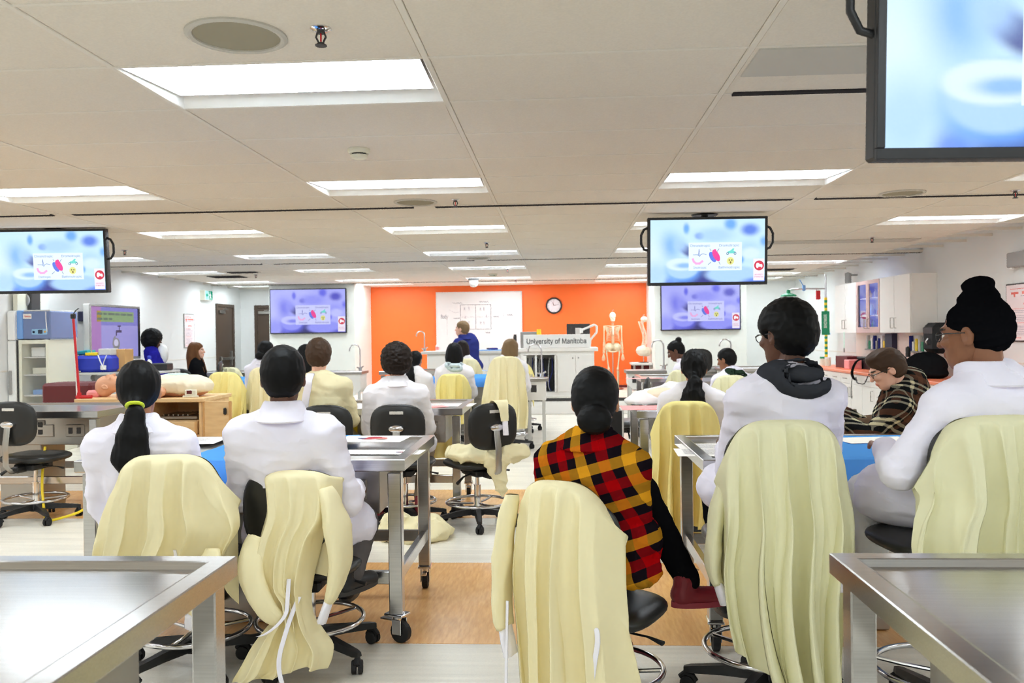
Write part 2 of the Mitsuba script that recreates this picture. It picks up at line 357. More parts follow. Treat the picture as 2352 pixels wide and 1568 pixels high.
# ---- small things on the ceiling
def speaker(x, y, r=.17, lb=''):
    k = thing('ceiling_speaker', lb, 'speaker')
    part(k, 'rim', lathe([(r * .8, CEIL + .01), (r, CEIL + .01), (r, CEIL - .006), (r * .93, CEIL - .012), (r * .86, CEIL - .008), (r * .85, CEIL)], 40, mv(x, y)), 'm_slot_soft', 40)
    part(k, 'grille', lathe([(.002, CEIL - .003), (r * .85, CEIL - .003), (r * .85, CEIL + .01), (.002, CEIL + .01)], 40, mv(x, y)), 'm_speaker')
matte('m_speaker', (158, 152, 134))
speaker(-1.104, 2.87, .172, 'large round ceiling speaker beside the nearest light')
speaker(-1.11, 6.56, .17, 'round ceiling speaker just before the middle air slot')
speaker(-1.08, 11.43, .16, 'small far round ceiling speaker in the middle of the room')
speaker(2.66, 6.64, .17, 'round ceiling speaker at the right behind the big screen')
def sprinkler(x, y, lb):
    k = thing('sprinkler', lb, 'sprinkler', 'fire sprinklers in the ceiling')
    M = mv(x, y, CEIL)
    part(k, 'escutcheon', lathe([(.001, .004), (.036, .004), (.036, -.003), (.022, -.009), (.001, -.009)], 20, M), 'm_chrome', 40)
    part(k, 'frame', xf(join([cyl((0, 0, 0), (0, 0, -.018), .013), cyl((0, 0, -.05), (0, 0, -.057), .012), tube([(.011, 0, -.012), (.017, 0, -.03), (.006, 0, -.052)], .0035, 6), tube([(-.011, 0, -.012), (-.017, 0, -.03), (-.006, 0, -.052)], .0035, 6)]), M), 'm_dark', 40)
    part(k, 'deflector', lathe([(.001, -.057), (.02, -.057), (.02, -.06), (.001, -.06)], 16, M), 'm_dark')
    part(k, 'bulb', xf(cyl((0, 0, -.018), (0, 0, -.048), .003, n=6), M), 'm_red')
for x, y, lb in ((-.796, 2.83, 'nearest metal sprinkler head, beside the large round speaker'), (-.785, 6.48, 'sprinkler head beside the second round speaker in the middle'), (-.805, 9.56, 'sprinkler head between the third and fourth middle lights'), (3.5, 6.63, 'sprinkler head at the right photo edge near a light'), (3.577, 9.78, 'sprinkler head at the right, beyond the far right light'),
              (-5.08, 9.61, 'sprinkler head right of the left hanging screen'), (-5.0, 13.68, 'sprinkler head beside the dark far left air grille'), (-.8, 13.4, 'tiny far sprinkler head before the sixth middle light'), (-.8, 16.0, 'farthest tiny sprinkler head before the orange wall')):
    sprinkler(x, y, lb)
def detector(x, y, r, lb):
    k = thing('smoke_detector', lb, 'smoke detector')
    part(k, 'base', lathe([(.001, 0), (r, 0), (r, -.018), (r * .9, -.026), (.001, -.026)], 28, mv(x, y, CEIL)), 'm_cream', 40)
    part(k, 'dome', lathe([(.001, -.034), (r * .78, -.034), (r * .74, -.05), (r * .5, -.056), (.001, -.056)], 28, mv(x, y, CEIL)), 'm_cream', 40)
    part(k, 'gap', lathe([(.001, -.026), (r * .66, -.026), (r * .66, -.034), (.001, -.034)], 20, mv(x, y, CEIL)), 'm_dark')
detector(-1.106, 4.67, .062, 'pale round smoke detector on the ceiling between the two nearest middle lights')
detector(-1.12, 14.5, .08, 'small pale smoke detector far off on the ceiling before the orange wall')
k = thing('ceiling_camera', 'white dome camera hanging from the ceiling in front of the orange wall', 'camera')
part(k, 'mount', lathe([(.001, 0), (.10, 0), (.10, -.03), (.001, -.03)], 24, mv(-1.57, 15.6, CEIL)), 'm_dark')
part(k, 'dome', lathe([(.001, -.03), (.085, -.03), (.085, -.10), (.06, -.15), (.001, -.165)], 24, mv(-1.57, 15.6, CEIL)), 'm_white', 40)

# ---- doors
def door(name, M, w, h, lb):
    """In its own frame the door stands in the xz plane, its face towards -y."""
    struct(name, xf(join(span((-w / 2 - .06, -.03, 0), (-w / 2, .02, h + .06)), span((w / 2, -.03, 0), (w / 2 + .06, .02, h + .06)), span((-w / 2, -.03, h), (w / 2, .02, h + .06))), M), 'm_brown_door', label=lb)
    part(name, 'leaf', xf(span((-w / 2 + .004, -.012, .006), (w / 2 - .004, .02, h - .004)), M), 'm_brown_door')
    part(name, 'push_bar', xf(join(cbox(w * .8, .03, .05, (0, -.06, 1.0)), cbox(.05, .05, .09, (-w * .38, -.035, 1.0)), cbox(.05, .05, .3, (w * .3, -.035, 1.0))), M), 'm_steel_plain')
    part(name, 'closer', xf(join(cbox(.26, .05, .06, (-w * .28, -.04, h - .1)), cbox(.28, .012, .02, (-w * .1, -.055, h - .05))), M), 'm_steel_plain')
door('door_1', mv(WX0, 16.98, 0, 90), .80, 2.06, 'dark brown door with a push bar in the left wall')
door('door_2', mv(-6.13, WY1, 0, 0), .76, 2.06, 'dark brown door in the back wall behind the left partition')

# ================================================================ prints: flat coloured layers (screens, posters, signs)
class Print:
    def __init__(s): s.V, s.F, s.C, s.n = [], [], [], 0
    def add(s, v, f, c):
        s.V.append(A(v, float)); s.F.append(A(f) + s.n); s.C.append(np.broadcast_to(c, (len(v), 3))); s.n += len(v)
    def poly(s, pts, c, lv=1):
        from shapely.geometry import Polygon
        v, f = trimesh.creation.triangulate_polygon(Polygon(pts), engine='earcut')
        v = np.hstack([v, np.full((len(v), 1), lv * .0008)])
        a = v[f]; fl = np.cross(a[:, 1] - a[:, 0], a[:, 2] - a[:, 0])[:, 2] < 0
        f = A(f); f[fl] = f[fl][:, ::-1]
        s.add(v, f, srgb(*c))
    def rect(s, x0, y0, x1, y1, c, lv=1): s.poly([(x0, y0), (x1, y0), (x1, y1), (x0, y1)], c, lv)
    def oval(s, x, y, rx, ry, c, lv=1, n=28, rot=0):
        t = np.arange(n) * 2 * math.pi / n; q = np.stack([rx * np.cos(t), ry * np.sin(t)], 1); a = math.radians(rot)
        s.poly(q @ A([[math.cos(a), math.sin(a)], [-math.sin(a), math.cos(a)]]) + [x, y], c, lv)
    def line(s, pts, w, c, lv=2):
        for p, q in zip(pts[:-1], pts[1:]):
            p, q = A(p, float), A(q, float); d = q - p; L = np.linalg.norm(d) + 1e-9; o = A([-d[1], d[0]]) / L * w / 2; e = d / L * w * .4
            s.poly([p - o - e, q - o + e, q + o + e, p + o - e], c, lv)
    def text(s, t, x, y, h, c, lv=2, bold=False, centre=True, width=None):
        m = meshkit.text_mesh(t, h, .0004, bold); v = A(m.vertices); w = v[:, 0].max() - v[:, 0].min()
        if width: v[:, 0] *= width / w; w = width
        v[:, 0] += x - v[:, 0].min() - (w / 2 if centre else 0); v[:, 1] += y; v[:, 2] += lv * .0008
        s.add(v, m.faces, srgb(*c))
    def mesh(s): return TM(np.vstack(s.V), np.vstack(s.F)), np.vstack(s.C)

def face_y(x, y, z, yaw=0, tilt=0):
    """Local x right, y up, z out of the print; at yaw 0 it faces -y; tilt leans its top forward."""
    t = math.radians(tilt); R = np.eye(4)
    R[:3, :3] = A([[1, 0, 0], [0, -math.sin(t), -math.cos(t)], [0, math.cos(t), -math.sin(t)]])
    return mv(x, y, z, yaw) @ R
def slide(w, h, tint):
    """The slide every hanging screen shows: pale blue blurred pills, a white card with the heart diagram, the red emblem."""
    P = Print(); nx, ny = 112, 64
    u, v = np.meshgrid(np.linspace(0, 1, nx), np.linspace(0, 1, ny)); c = np.zeros((ny, nx, 3)) + srgb(*tint[0])
    def blob(x, y, rx, ry, col, soft=.35, a=1.0, rot=0):
        q = math.radians(rot); dx, dy = (u - x) * 1.78, v - y
        r = np.sqrt(((dx * math.cos(q) + dy * math.sin(q)) / rx) ** 2 + ((-dx * math.sin(q) + dy * math.cos(q)) / ry) ** 2)
        k = (a * np.clip((1 + soft - r) / (2 * soft), 0, 1))[..., None]; k = k * k * (3 - 2 * k)
        c[:] = c * (1 - k) + srgb(*col) * k
    B = tint[1]
    blob(.17, .42, .16, .20, B['mid'], .8, .8); blob(.02, .55, .2, .3, B['pale2'], .8, .7); blob(.42, .05, .3, .1, B['pale2'], .7, .5)
    blob(.315, .14, .045, .08, B['mid'], .6); blob(.70, .08, .09, .09, B['mid'], .6); blob(.87, .17, .13, .09, B['deep'], .6); blob(.99, .36, .06, .08, B['mid'], .6, .8)
    blob(.43, .26, .07, .05, B['deep'], .5); blob(.56, .25, .30, .12, B['light'], .5, .8); blob(.32, .49, .17, .08, B['navy'], .4, .8, 38)
    blob(.26, .40, .12, .12, B['light'], .6, .8); blob(.86, .5, .2, .16, B['light'], .5, .7); blob(.88, .55, .16, .10, B['pale2'], .4, .8); blob(.79, .65, .05, .06, B['mid'], .5)
    blob(.55, 1.0, .60, .20, B['navy'], .22); blob(.17, 1.02, .10, .12, B['deep'], .5, .8); blob(.72, .88, .42, .14, B['light'], .2); blob(.98, 1.02, .3, .09, B['deep'], .4)
    blob(.28, .82, .29, .19, B['mid'], .3, .8); blob(.28, .77, .25, .17, B['light'], .12); blob(.27, .71, .24, .10, B['pale2'], .14); blob(.30, .73, .15, .045, B['mid'], .5, .7); blob(.05, .86, .16, .2, B['light'], .6, .7)
    P.add(np.stack([(u.ravel() - .5) * w, (.5 - v.ravel()) * h, 0 * u.ravel()], 1), grid_faces(nx, ny)[:, ::-1], c.reshape(-1, 3))
    X = lambda a: (a - .5) * w
    Y = lambda a: (.5 - a) * h
    D = lambda a: a * w
    ink = tint[2]
    P.rect(X(.335), Y(.815), X(.80), Y(.365), tint[3], 1)
    for t, x, y, wd in (('Chronotropic', .435, .435, .175), ('Dromotropic', .69, .435, .175), ('Inotropic', .435, .785, .115), ('Bathmotropic', .69, .785, .185)):
        P.text(t, X(x), Y(y), D(.021), ink, 2, width=D(wd))
    P.line([(X(a), Y(b)) for a, b in ((.375, .56), (.415, .56), (.42, .575), (.425, .47), (.432, .59), (.44, .56), (.46, .545), (.49, .56))], D(.004), ink)
    P.oval(X(.545), Y(.60), D(.025), D(.050), (96, 120, 226), 2, rot=28); P.oval(X(.575), Y(.575), D(.026), D(.056), (238, 60, 150), 3, rot=28); P.oval(X(.565), Y(.50), D(.012), D(.014), (236, 70, 150), 3)
    for a, b in (((.60, .47), (.585, .51)), ((.52, .47), (.53, .50)), ((.505, .72), (.53, .68)), ((.61, .72), (.60, .68))): P.line([(X(a[0]), Y(a[1])), (X(b[0]), Y(b[1]))], D(.004), (70, 80, 150))
    P.poly([(X(a), Y(b)) for a, b in ((.665, .545), (.68, .51), (.70, .50), (.72, .465), (.735, .47), (.725, .50), (.745, .52), (.75, .545))], (110, 216, 206), 2)
    for x in (.675, .74): P.oval(X(x), Y(.548), D(.011), D(.012), (74, 110, 150), 3); P.oval(X(x), Y(.548), D(.006), D(.007), tint[3], 4)
    P.line([(X(a), Y(b)) for a, b in ((.372, .63), (.38, .67), (.40, .70), (.43, .70), (.455, .665))], D(.020), (238, 170, 222), 2)
    P.oval(X(.70), Y(.665), D(.032), D(.034), (226, 226, 140), 2)
    for x in (.69, .712): P.oval(X(x), Y(.652), D(.006), D(.008), (130, 130, 70), 3)
    P.oval(X(.701), Y(.69), D(.007), D(.010), (120, 100, 50), 3)
    P.rect(X(.90), Y(.985), X(.995), Y(.635), (240, 232, 248), 3); P.oval(X(.950), Y(.745), D(.043), D(.043), (196, 40, 66), 4); P.oval(X(.950), Y(.745), D(.036), D(.036), (214, 54, 80), 5)
    P.poly([(X(a), Y(b)) for a, b in ((.922, .76), (.925, .715), (.937, .70), (.95, .71), (.955, .725), (.975, .725), (.98, .755), (.972, .785), (.965, .765), (.945, .765), (.94, .785), (.93, .785))], (250, 246, 250), 6)
    P.text('UNIVERSITY', X(.948), Y(.90), D(.011), (200, 60, 110), 4, width=D(.075)); P.text('OF MANITOBA', X(.948), Y(.935), D(.011), (200, 60, 110), 4, width=D(.08))
    return P.mesh()
CY = ((196, 230, 255), dict(mid=(110, 170, 255), deep=(92, 130, 226), navy=(52, 58, 140), light=(170, 208, 255), pale2=(214, 236, 255)), (96, 110, 190), (226, 248, 255))
VI = ((172, 176, 255), dict(mid=(104, 108, 236), deep=(84, 84, 200), navy=(48, 44, 116), light=(146, 150, 250), pale2=(194, 198, 255)), (92, 88, 170), (204, 208, 255))

def screen(name, label, cat, M, w, h, tint, depth=.06, bezel=.028, gain=1.0, handles=True, group=None):
    """A flat screen, its picture in the xy plane of M facing local +z."""
    k = thing(name, label, cat, group)
    part(k, 'casing', xf(join(cbox(w, h, depth, (0, 0, -depth / 2 - .006), .008), cbox(w * .6, h * .5, .04, (0, 0, -depth - .02), .01)), M), 'm_black')
    b = bezel
    for a in (((-w / 2, -h / 2, -.008), (w / 2, -h / 2 + b, .006)), ((-w / 2, h / 2 - b * .8, -.008), (w / 2, h / 2, .006)), ((-w / 2, -h / 2 + b, -.008), (-w / 2 + b * .8, h / 2 - b * .8, .006)), ((w / 2 - b * .8, -h / 2 + b, -.008), (w / 2, h / 2 - b * .8, .006))):
        part(k, 'bezel', xf(span(*a, .002), M), 'm_black')
    m, c = slide(w - 2 * b * .8, h - b * 1.8, tint)
    m.apply_translation((0, b * .1, 0))
    part(k, 'display', xf(m, M), 'm_black', color=c * SCREEN * gain, emitter={'type': 'area', 'radiance': {'type': 'mesh_attribute', 'name': 'vertex_color'}, 'sampling_weight': .3}, label='lit slide of blurred blue pills with a heart diagram on a white card')
    if handles:
        for s in (-1, 1):
            part(k, 'handle', xf(tube([(s * (w / 2 - .01), h * .36, -.03), (s * (w / 2 + .03), h * .33, -.03), (s * (w / 2 + .055), h * .25, -.03), (s * (w / 2 + .055), h * .12, -.03), (s * (w / 2 + .03), h * .04, -.03), (s * (w / 2 - .01), h * .02, -.03)], .011, 10), M), 'm_black', 40)
    return k

def hang(k, x, y, z1):
    part(k, 'ceiling_mount', join(cyl((x, y, z1), (x, y, CEIL - .002), .03), lathe([(.001, CEIL - .012), (.11, CEIL - .012), (.12, CEIL), (.001, CEIL)], 24, mv(x, y))), 'm_black', 40)
g = 'ceiling hung screens'
M = face_y(1.322, 7.50, 2.132, 2.0, 4); k = screen('hanging_screen', 'screen hung from the ceiling right of the middle, above the smaller wall screen', 'screen', M, 1.05, .60, CY, gain=1.15, group=g)
hang(k, 1.32, 7.62, 2.40)
M = face_y(-4.74, 7.62, 2.160, 3.0, 4); k = screen('hanging_screen', 'screen hung from the ceiling at the far left, cut by the photo edge', 'screen', M, 1.05, .60, CY, gain=1.15, group=g)
hang(k, -4.74, 7.74, 2.40)
M = face_y(1.322, 2.16, 2.142, 4.0, 3); k = screen('hanging_screen', 'huge near screen at the top right corner of the view', 'screen', M, 1.06, .60, CY, gain=1.15, group=g)
hang(k, 1.33, 2.28, 2.40)
M = face_y(-4.935, 16.33, 1.932); screen('wall_screen', 'violet tinted flat screen on the white partition left of the orange wall', 'screen', M, 1.53, .885, VI, .06, .02, .95, False, 'flat screens on the partitions')
M = face_y(2.735, 16.33, 1.895); screen('wall_screen', 'violet tinted flat screen on the white partition right of the skeleton', 'screen', M, 1.52, .885, VI, .06, .02, .95, False, 'flat screens on the partitions')

# ================================================================ tables
def pillow(w, h, t, p=3.0, curve=0.0, n=44, rings=7, top=0.0):
    """A cushion in the xz plane with rounded outline (superellipse power p), t thick along y; curve bends it about z."""
    a = np.arange(n) * 2 * math.pi / n; c, s = np.cos(a), np.sin(a)
    ox = w / 2 * np.sign(c) * np.abs(c) ** (2 / p); oz = h / 2 * np.sign(s) * np.abs(s) ** (2 / p)
    ox = ox * (1 - top * np.clip(oz / h + .5, 0, 1))
    V = []
    for q in np.linspace(0, math.pi, 2 * rings + 1)[1:-1]:
        sc = math.sin(q) ** .35; V.append(np.stack([ox * sc, np.full(n, -math.cos(q) * t / 2), oz * sc], 1))
    N = len(V); V = np.vstack(V + [[[0, -t / 2, 0], [0, t / 2, 0]]])
    F = [grid_faces(n, N, True)[:, ::-1]]
    for k in range(n):
        l = (k + 1) % n; F.append([[N * n, k, l], [N * n + 1, (N - 1) * n + l, (N - 1) * n + k]])
    V[:, 1] += curve * V[:, 0] ** 2
    m = TM(V, np.vstack(F)); return m
TL, TWD, TH = 1.56, .92, .855
def tray(L, W):
    """Raised rim, sloped inner lip and a sunk bed."""
    def loop(l, w, z): return [(-l, -w, z), (l, -w, z), (l, w, z), (-l, w, z)]
    V = A(loop(L / 2 - .004, W / 2 - .004, -.055) + loop(L / 2, W / 2, -.051) + loop(L / 2, W / 2, -.003) + loop(L / 2 - .003, W / 2 - .003, 0) + loop(L / 2 - .05, W / 2 - .05, 0) + loop(L / 2 - .056, W / 2 - .056, -.002) + loop(L / 2 - .072, W / 2 - .072, -.016))
    F = [grid_faces(4, 7, True), [[0, 2, 1], [0, 3, 2], [24, 25, 26], [24, 26, 27]]]
    m = TM(V, np.vstack(F)); m.apply_translation((0, 0, TH)); return m
LX, LY = TL / 2 - .055, TWD / 2 - .055
table_top = mikit.ply(tray(TL, TWD), 'm_steel')
leg_ply = mikit.ply(cbox(.062, .062, .655, (0, 0, .135 + .3275), .004), 'm_steel')
rail_x = mikit.ply(cbox(2 * LX - .06, .035, .06, (0, 0, .30), .004), 'm_steel'); rail_y = mikit.ply(cbox(.035, 2 * LY - .06, .06, (0, 0, .30), .004), 'm_steel')
caster_fork = mikit.ply(join(cbox(.10, .074, .012, (0, 0, .129), .003), cyl((0, 0, .098), (0, 0, .125), .022, n=12), cbox(.05, .006, .07, (.012, -.024, .075), .002), cbox(.05, .006, .07, (.012, .024, .075), .002), cbox(.07, .03, .008, (-.055, 0, .10), .003)), 'm_chrome')
caster_wheel = mikit.ply(tube([(.02, -.018, .05), (.02, -.013, .05), (.02, .013, .05), (.02, .018, .05)], [.042, .05, .05, .042], 20), 'm_rubber', 40)
box_ply = mikit.ply(join(cbox(1.24, .52, .235, (0, 0, .68), .005), cbox(.36, .34, .555, (-.05, 0, .283), .005)), 'm_steel_plain')
plate_ply = mikit.ply(cbox(.155, .012, .10, (0, 0, 0), .004), 'm_steel_plain'); sock_ply = mikit.ply(join(cbox(.034, .006, .05, (-.035, -.008, 0), .002), cbox(.034, .006, .05, (.035, -.008, 0), .002)), 'm_dark')
tag_ply = mikit.ply(cbox(.055, .004, .15, (0, 0, 0), .001), 'm_yellow')
def table(x, y, label, yaw=0, full=True):
    k = thing('steel_table', label, 'table', 'stainless steel lab tables'); M = mv(x, y, 0, yaw)
    part(k, 'table_top', table_top, None, M=M)
    for sx in (-1, 1):
        for sy in (-1, 1):
            l = part(k, 'leg', leg_ply, None, M=M @ mv(sx * LX, sy * LY))
            part(l, 'caster', caster_fork, None, M=M @ mv(sx * LX, sy * LY, 0, 35 * sx + 60 * sy)); part(l, 'wheel', caster_wheel, None, M=M @ mv(sx * LX, sy * LY, 0, 35 * sx + 60 * sy))
    for s in (-1, 1):
        part(k, 'lower_rail', rail_x, None, M=M @ mv(0, s * LY)); part(k, 'lower_rail', rail_y, None, M=M @ mv(s * LX, 0))
    if full:
        b = part(k, 'power_box', box_ply, None, M=M)
        for px in (-.50, -.26, .22, .48):
            part(b, 'outlet_plate', plate_ply, None, M=M @ mv(px, -.266, .68))
            if px in (-.26, .48): part(b, 'socket', sock_ply, None, M=M @ mv(px, -.266, .68))
        part(b, 'warning_tag', tag_ply, None, M=M @ mv(-.12, -.263, .67), label='yellow warning tag')
    return k
table(-.84 - TL / 2, 1.67, 'empty steel table with raised rim at the lower left corner, nearest the camera')
table(.68 + TL / 2, 1.71, 'empty steel table with raised rim at the lower right corner, nearest the camera')
table(-.71 - TL / 2, 4.26, 'steel table with blue drape in front of the girl with the low ponytail')
table(.63 + TL / 2, 4.20, 'steel table with blue drape in front of the man in the dark turban')
table(-.75 - TL / 2, 6.92, 'steel table behind the empty black chair with the tied gown')
table(.56 + TL / 2, 6.58, 'steel table with pink papers beside the middle aisle at the right')
tk = table(-3.66 - TL / 2, 6.92, 'empty steel table at the left behind the empty black chair')
P = Print(); P.text('7', 0, 0, .05, (60, 60, 66), 1, True); m, c = P.mesh()
part(tk, 'number', xf(m, face_y(-4.52, 6.655, .56)), 'm_print', color=c)
k_ = part(tk, 'outlet_plate', cbox(.13, .012, .13, (-4.28, 6.655, .70), .004), 'm_grey'); part(k_, 'socket', join([cbox(.04, .008, .04, (-4.28 + a * .03, 6.648, .70 + b * .03), .003) for a in (-1, 1) for b in (-1, 1)]), 'm_dark')
table(-0.176 - .98, 11.45, 'steel table with blue drape in the row in front of the lectern', full=True)
table(-4.853 + TL / 2, 11.45, 'far steel table with blue drape at the left in front of the woman in black')
table(1.02 + TL / 2, 11.0, 'far steel table beside the girl with the top bun')
table(-2.1, 13.75, 'far steel table that the man in the blue suit leans on')
table(-5.3, 14.0, 'far steel table before the back left door')
table(2.75, 13.6, 'farthest steel table below the right wall screen')

# ================================================================ chairs
leg5 = []
for i in range(5):
    a = math.radians(90 + 72 * i); q = A([math.cos(a), math.sin(a), 0]); o = A([-q[1], q[0], 0])
    V = []
    for r, hw, z0, z1 in ((.035, .028, .085, .135), (.16, .024, .082, .118), (.29, .019, .072, .098), (.315, .013, .074, .092)):
        V += [q * r - o * hw + [0, 0, z0], q * r + o * hw + [0, 0, z0], q * r + o * hw * .7 + [0, 0, z1], q * r - o * hw * .7 + [0, 0, z1]]
    leg5.append(mikit.ply(TM(V, np.vstack([grid_faces(4, 4, True)[:, ::-1], [[0, 1, 2], [0, 2, 3], [12, 14, 13], [12, 15, 14]]])), 'm_black'))
ccast = mikit.ply(join(tube([(-.024, 0, .029), (-.02, 0, .029), (-.005, 0, .029), (-.004, 0, .029)], [.024, .029, .029, .02], 18), tube([(.004, 0, .029), (.005, 0, .029), (.02, 0, .029), (.024, 0, .029)], [.02, .029, .029, .024], 18), cyl((0, 0, .03), (0, 0, .085), .008, n=8), tube([(0, -.03, .036), (0, -.018, .055), (0, .012, .062), (0, .028, .045)], .014, 8)), 'm_rubber', 40)
hub = mikit.ply(lathe([(.001, .075), (.045, .075), (.05, .10), (.04, .14), (.001, .14)], 20), 'm_black', 40)
col_ = mikit.ply(join(cyl((0, 0, .13), (0, 0, .30), .025, n=18), cyl((0, 0, .30), (0, 0, .305), .028, n=18)), 'm_chrome', 40); col2 = mikit.ply(cyl((0, 0, .29), (0, 0, .45), .015, n=14), 'm_chrome', 40)
fring = mikit.ply(join(ring((0, 0, .175), .232, .0105, 48, 10), [tube([(.03 * math.cos(a), .03 * math.sin(a), .165), (.14 * math.cos(a), .14 * math.sin(a), .168), (.232 * math.cos(a), .232 * math.sin(a), .175)], .008, 8) for a in (.4, 2.5, 4.6)]), 'm_chrome', 40)
seat_m = pillow(.46, .44, .075, 3.2); seat_m.apply_transform(A([[1, 0, 0, 0], [0, 0, 1, .01], [0, -1, 0, -.035], [0, 0, 0, 1.0]])); seat_m.vertices[:, 2] -= .05 * np.clip(seat_m.vertices[:, 1] - .14, 0, 1); seat_m.fix_normals(); seat_p = mikit.ply(seat_m, 'm_black_vinyl', 50)
back_m = pillow(.405, .34, .05, 3.0, .55); back_m.apply_translation((0, -.265, .255)); back_m.fix_normals(); back_p = mikit.ply(back_m, 'm_black_vinyl', 50)
mech_p = mikit.ply(join(cbox(.17, .24, .05, (0, -.02, -.10), .01), cbox(.24, .05, .03, (0, .02, -.085), .006), cbox(.05, .12, .05, (0, -.17, -.105), .008)), 'm_black')
bar_p = mikit.ply(join(tube([(0, -.14, -.115), (0, -.26, -.12), (0, -.325, -.06), (0, -.325, .10), (0, -.302, .235)], .026, 8, flat=.35)), 'm_steel_plain', 40)
clamp_p = mikit.ply(xf(lathe([(.001, 0), (.045, 0), (.05, .008), (.046, .022), (.02, .03), (.001, .03)], 24), mv(0, -.287, .25) @ A([[1.15, 0, 0, 0], [0, 0, -1, 0], [0, .55, 0, 0], [0, 0, 0, 1.0]])), 'm_chrome', 40)
label_p = mikit.ply(cbox(.10, .002, .022, (0, -.2905, .365), .0005), 'm_lightgrey')
lev = mikit.ply(tube([(.06, -.02, -.10), (.20, -.02, -.105), (.26, -.03, -.115)], [.006, .006, .014], 8, flat=.6), 'm_black', 40); lev2 = mikit.ply(tube([(-.06, -.06, -.10), (-.16, -.08, -.12), (-.22, -.10, -.16)], [.006, .007, .013], 8), 'm_black', 40)
def chair(x, y, seat, yaw, label, base=0, tilt=0):
    k = thing('lab_chair', label, 'chair', 'black swivel lab chairs'); B = mv(x, y, 0, yaw + base); U = mv(x, y, seat, yaw)
    b = part(k, 'base', hub, None, M=B)
    for i in range(5):
        part(k, 'base_leg', leg5[i], None, M=B)
        a = math.radians(90 + 72 * i); part(k, 'caster', ccast, None, M=B @ mv(.30 * math.cos(a), .30 * math.sin(a), 0, 50 * i + 20))
    part(k, 'gas_column', col_, None, M=B); s = (seat - .37) / .16; part(k, 'piston', col2, None, M=mv(x, y, .29 * (1 - s), yaw) @ np.diag([1, 1, s, 1.0]))
    part(k, 'foot_ring', fring, None, M=B @ mv(0, 0, 0 if seat < .6 else .03))
    part(k, 'seat', seat_p, None, M=U); part(k, 'mechanism', mech_p, None, M=U); part(k, 'lever', lev, None, M=U); part(k, 'lever', lev2, None, M=U)
    part(k, 'back_bar', bar_p, None, M=U); part(k, 'back_clamp', clamp_p, None, M=U)
    r = part(k, 'backrest', back_p, None, M=U); part(r, 'sticker', label_p, None, M=U)
    return k, mv(x, y, 0, yaw)

# ================================================================ gowns laid over the chairs
def ribbon(pts, w, n=24, t=.003):
    P = smooth_path(pts, n); w = np.interp(np.linspace(0, 1, n), np.linspace(0, 1, np.size(w)), np.atleast_1d(w)) / 2
    return solid(np.stack([P - w[:, None] * A([1, 0, 0]), P + w[:, None] * A([1, 0, 0])], 1).reshape(-1, 3), 2, n, t)
def gown(label, CM, prof, zt, hem, arch=.21, yb=-.352, wrap=.16, n=5.0, amp=.030, seed=0, m='m_gown', power=4.6, sleeves=(), ties=(), group='yellow gowns hung over the lab chairs', front=.42, thick=.085, nu=84, nv=56, minw=.228, archr=None, powr=None):
    """prof: (z, left, right) of the hanging cloth seen from behind, in the chair's frame CM; zt the top, hem its lower edge at left, middle, right."""
    rng = np.random.default_rng(seed); ph = rng.uniform(0, 6.28, 5)
    p = A(sorted(prof)); top = p[:, 0] > zt - .30; p[top, 1] = np.minimum(p[top, 1], -minw); p[top, 2] = np.maximum(p[top, 2], minw); fl, fr = PchipInterpolator(p[:, 0], p[:, 1], extrapolate=False), PchipInterpolator(p[:, 0], p[:, 2], extrapolate=False)
    lo, hi = p[0, 0], p[-1, 0]
    xl = lambda z: fl(np.clip(z, lo, hi)); xr = lambda z: fr(np.clip(z, lo, hi))
    u = np.linspace(0, 1, nu); s = 2 * u - 1
    f = .55 * np.cos(6.283 * n * u + ph[0] + .9 * np.sin(5 * u + ph[1])) + .33 * np.cos(6.283 * 1.73 * n * u + ph[2] + np.sin(3 * u)) + .22 * np.cos(6.283 * .52 * n * u + ph[3])
    f = np.sign(f) * np.abs(f) ** .75
    ztop = zt - np.where(s < 0, arch * np.abs(s) ** power, (arch if archr is None else archr) * np.abs(s) ** (powr or power))
    zbot = np.interp(u, [0, .25, .5, .75, 1], hem if len(hem) == 5 else [hem[0], (hem[0] + hem[1]) / 2, hem[1], (hem[1] + hem[2]) / 2, hem[2]]) + .010 * f
    rows = []
    for dy, dz in ((thick + .035, -front), (thick + .035, -front * .5), (thick + .03, -.03), (thick + .012, .004), (thick * .5, .014), (.006, .006)):
        z = ztop + dz; e = .12 * np.abs(s) ** 5; c = (xl(ztop) + xr(ztop)) / 2; g = 1 if dz > -.02 else .93
        rows.append(np.stack([c + g * (xl(ztop) * (1 - u) + xr(ztop) * u - c), yb + np.maximum(dy, e + dy * .3), z], 1))
    for t in np.linspace(.012, 1, nv):
        z = ztop + (zbot - ztop) * t
        a = amp * (.10 + .95 * t ** .6)
        x = xl(z) * (1 - u) + xr(z) * u + a * .35 * np.gradient(f) * 3
        y = yb - a * (f + .75) + np.maximum(wrap * (.12 + .88 * t) * np.abs(s) ** 2.6, .12 * np.abs(s) ** 5 * min(1, 1.4 - t)) - .012 * math.sin(min(t * 5, 3.14)) 
        rows.append(np.stack([x, y, z], 1))
    V = np.vstack(rows); nz = meshkit.noise(V * A([10, 10, 3.2]) + seed * 3.1, seed) + .35 * meshkit.noise(V * A([22, 22, 40]), seed + 1)
    V[:, 1] += .012 * (nz - .7)
    k = thing('yellow_gown', label, 'gown', group)
    put(k, xf(solid(V, nu, len(rows), .003), CM), m, True)
    for pts, r, cuff in sleeves: sleeve(k, pts, r, cuff, CM, m, seed)
    for pts, w in ties: part(k, 'tie', xf(ribbon(pts, w * 2), CM), 'm_knit', True)
    return k
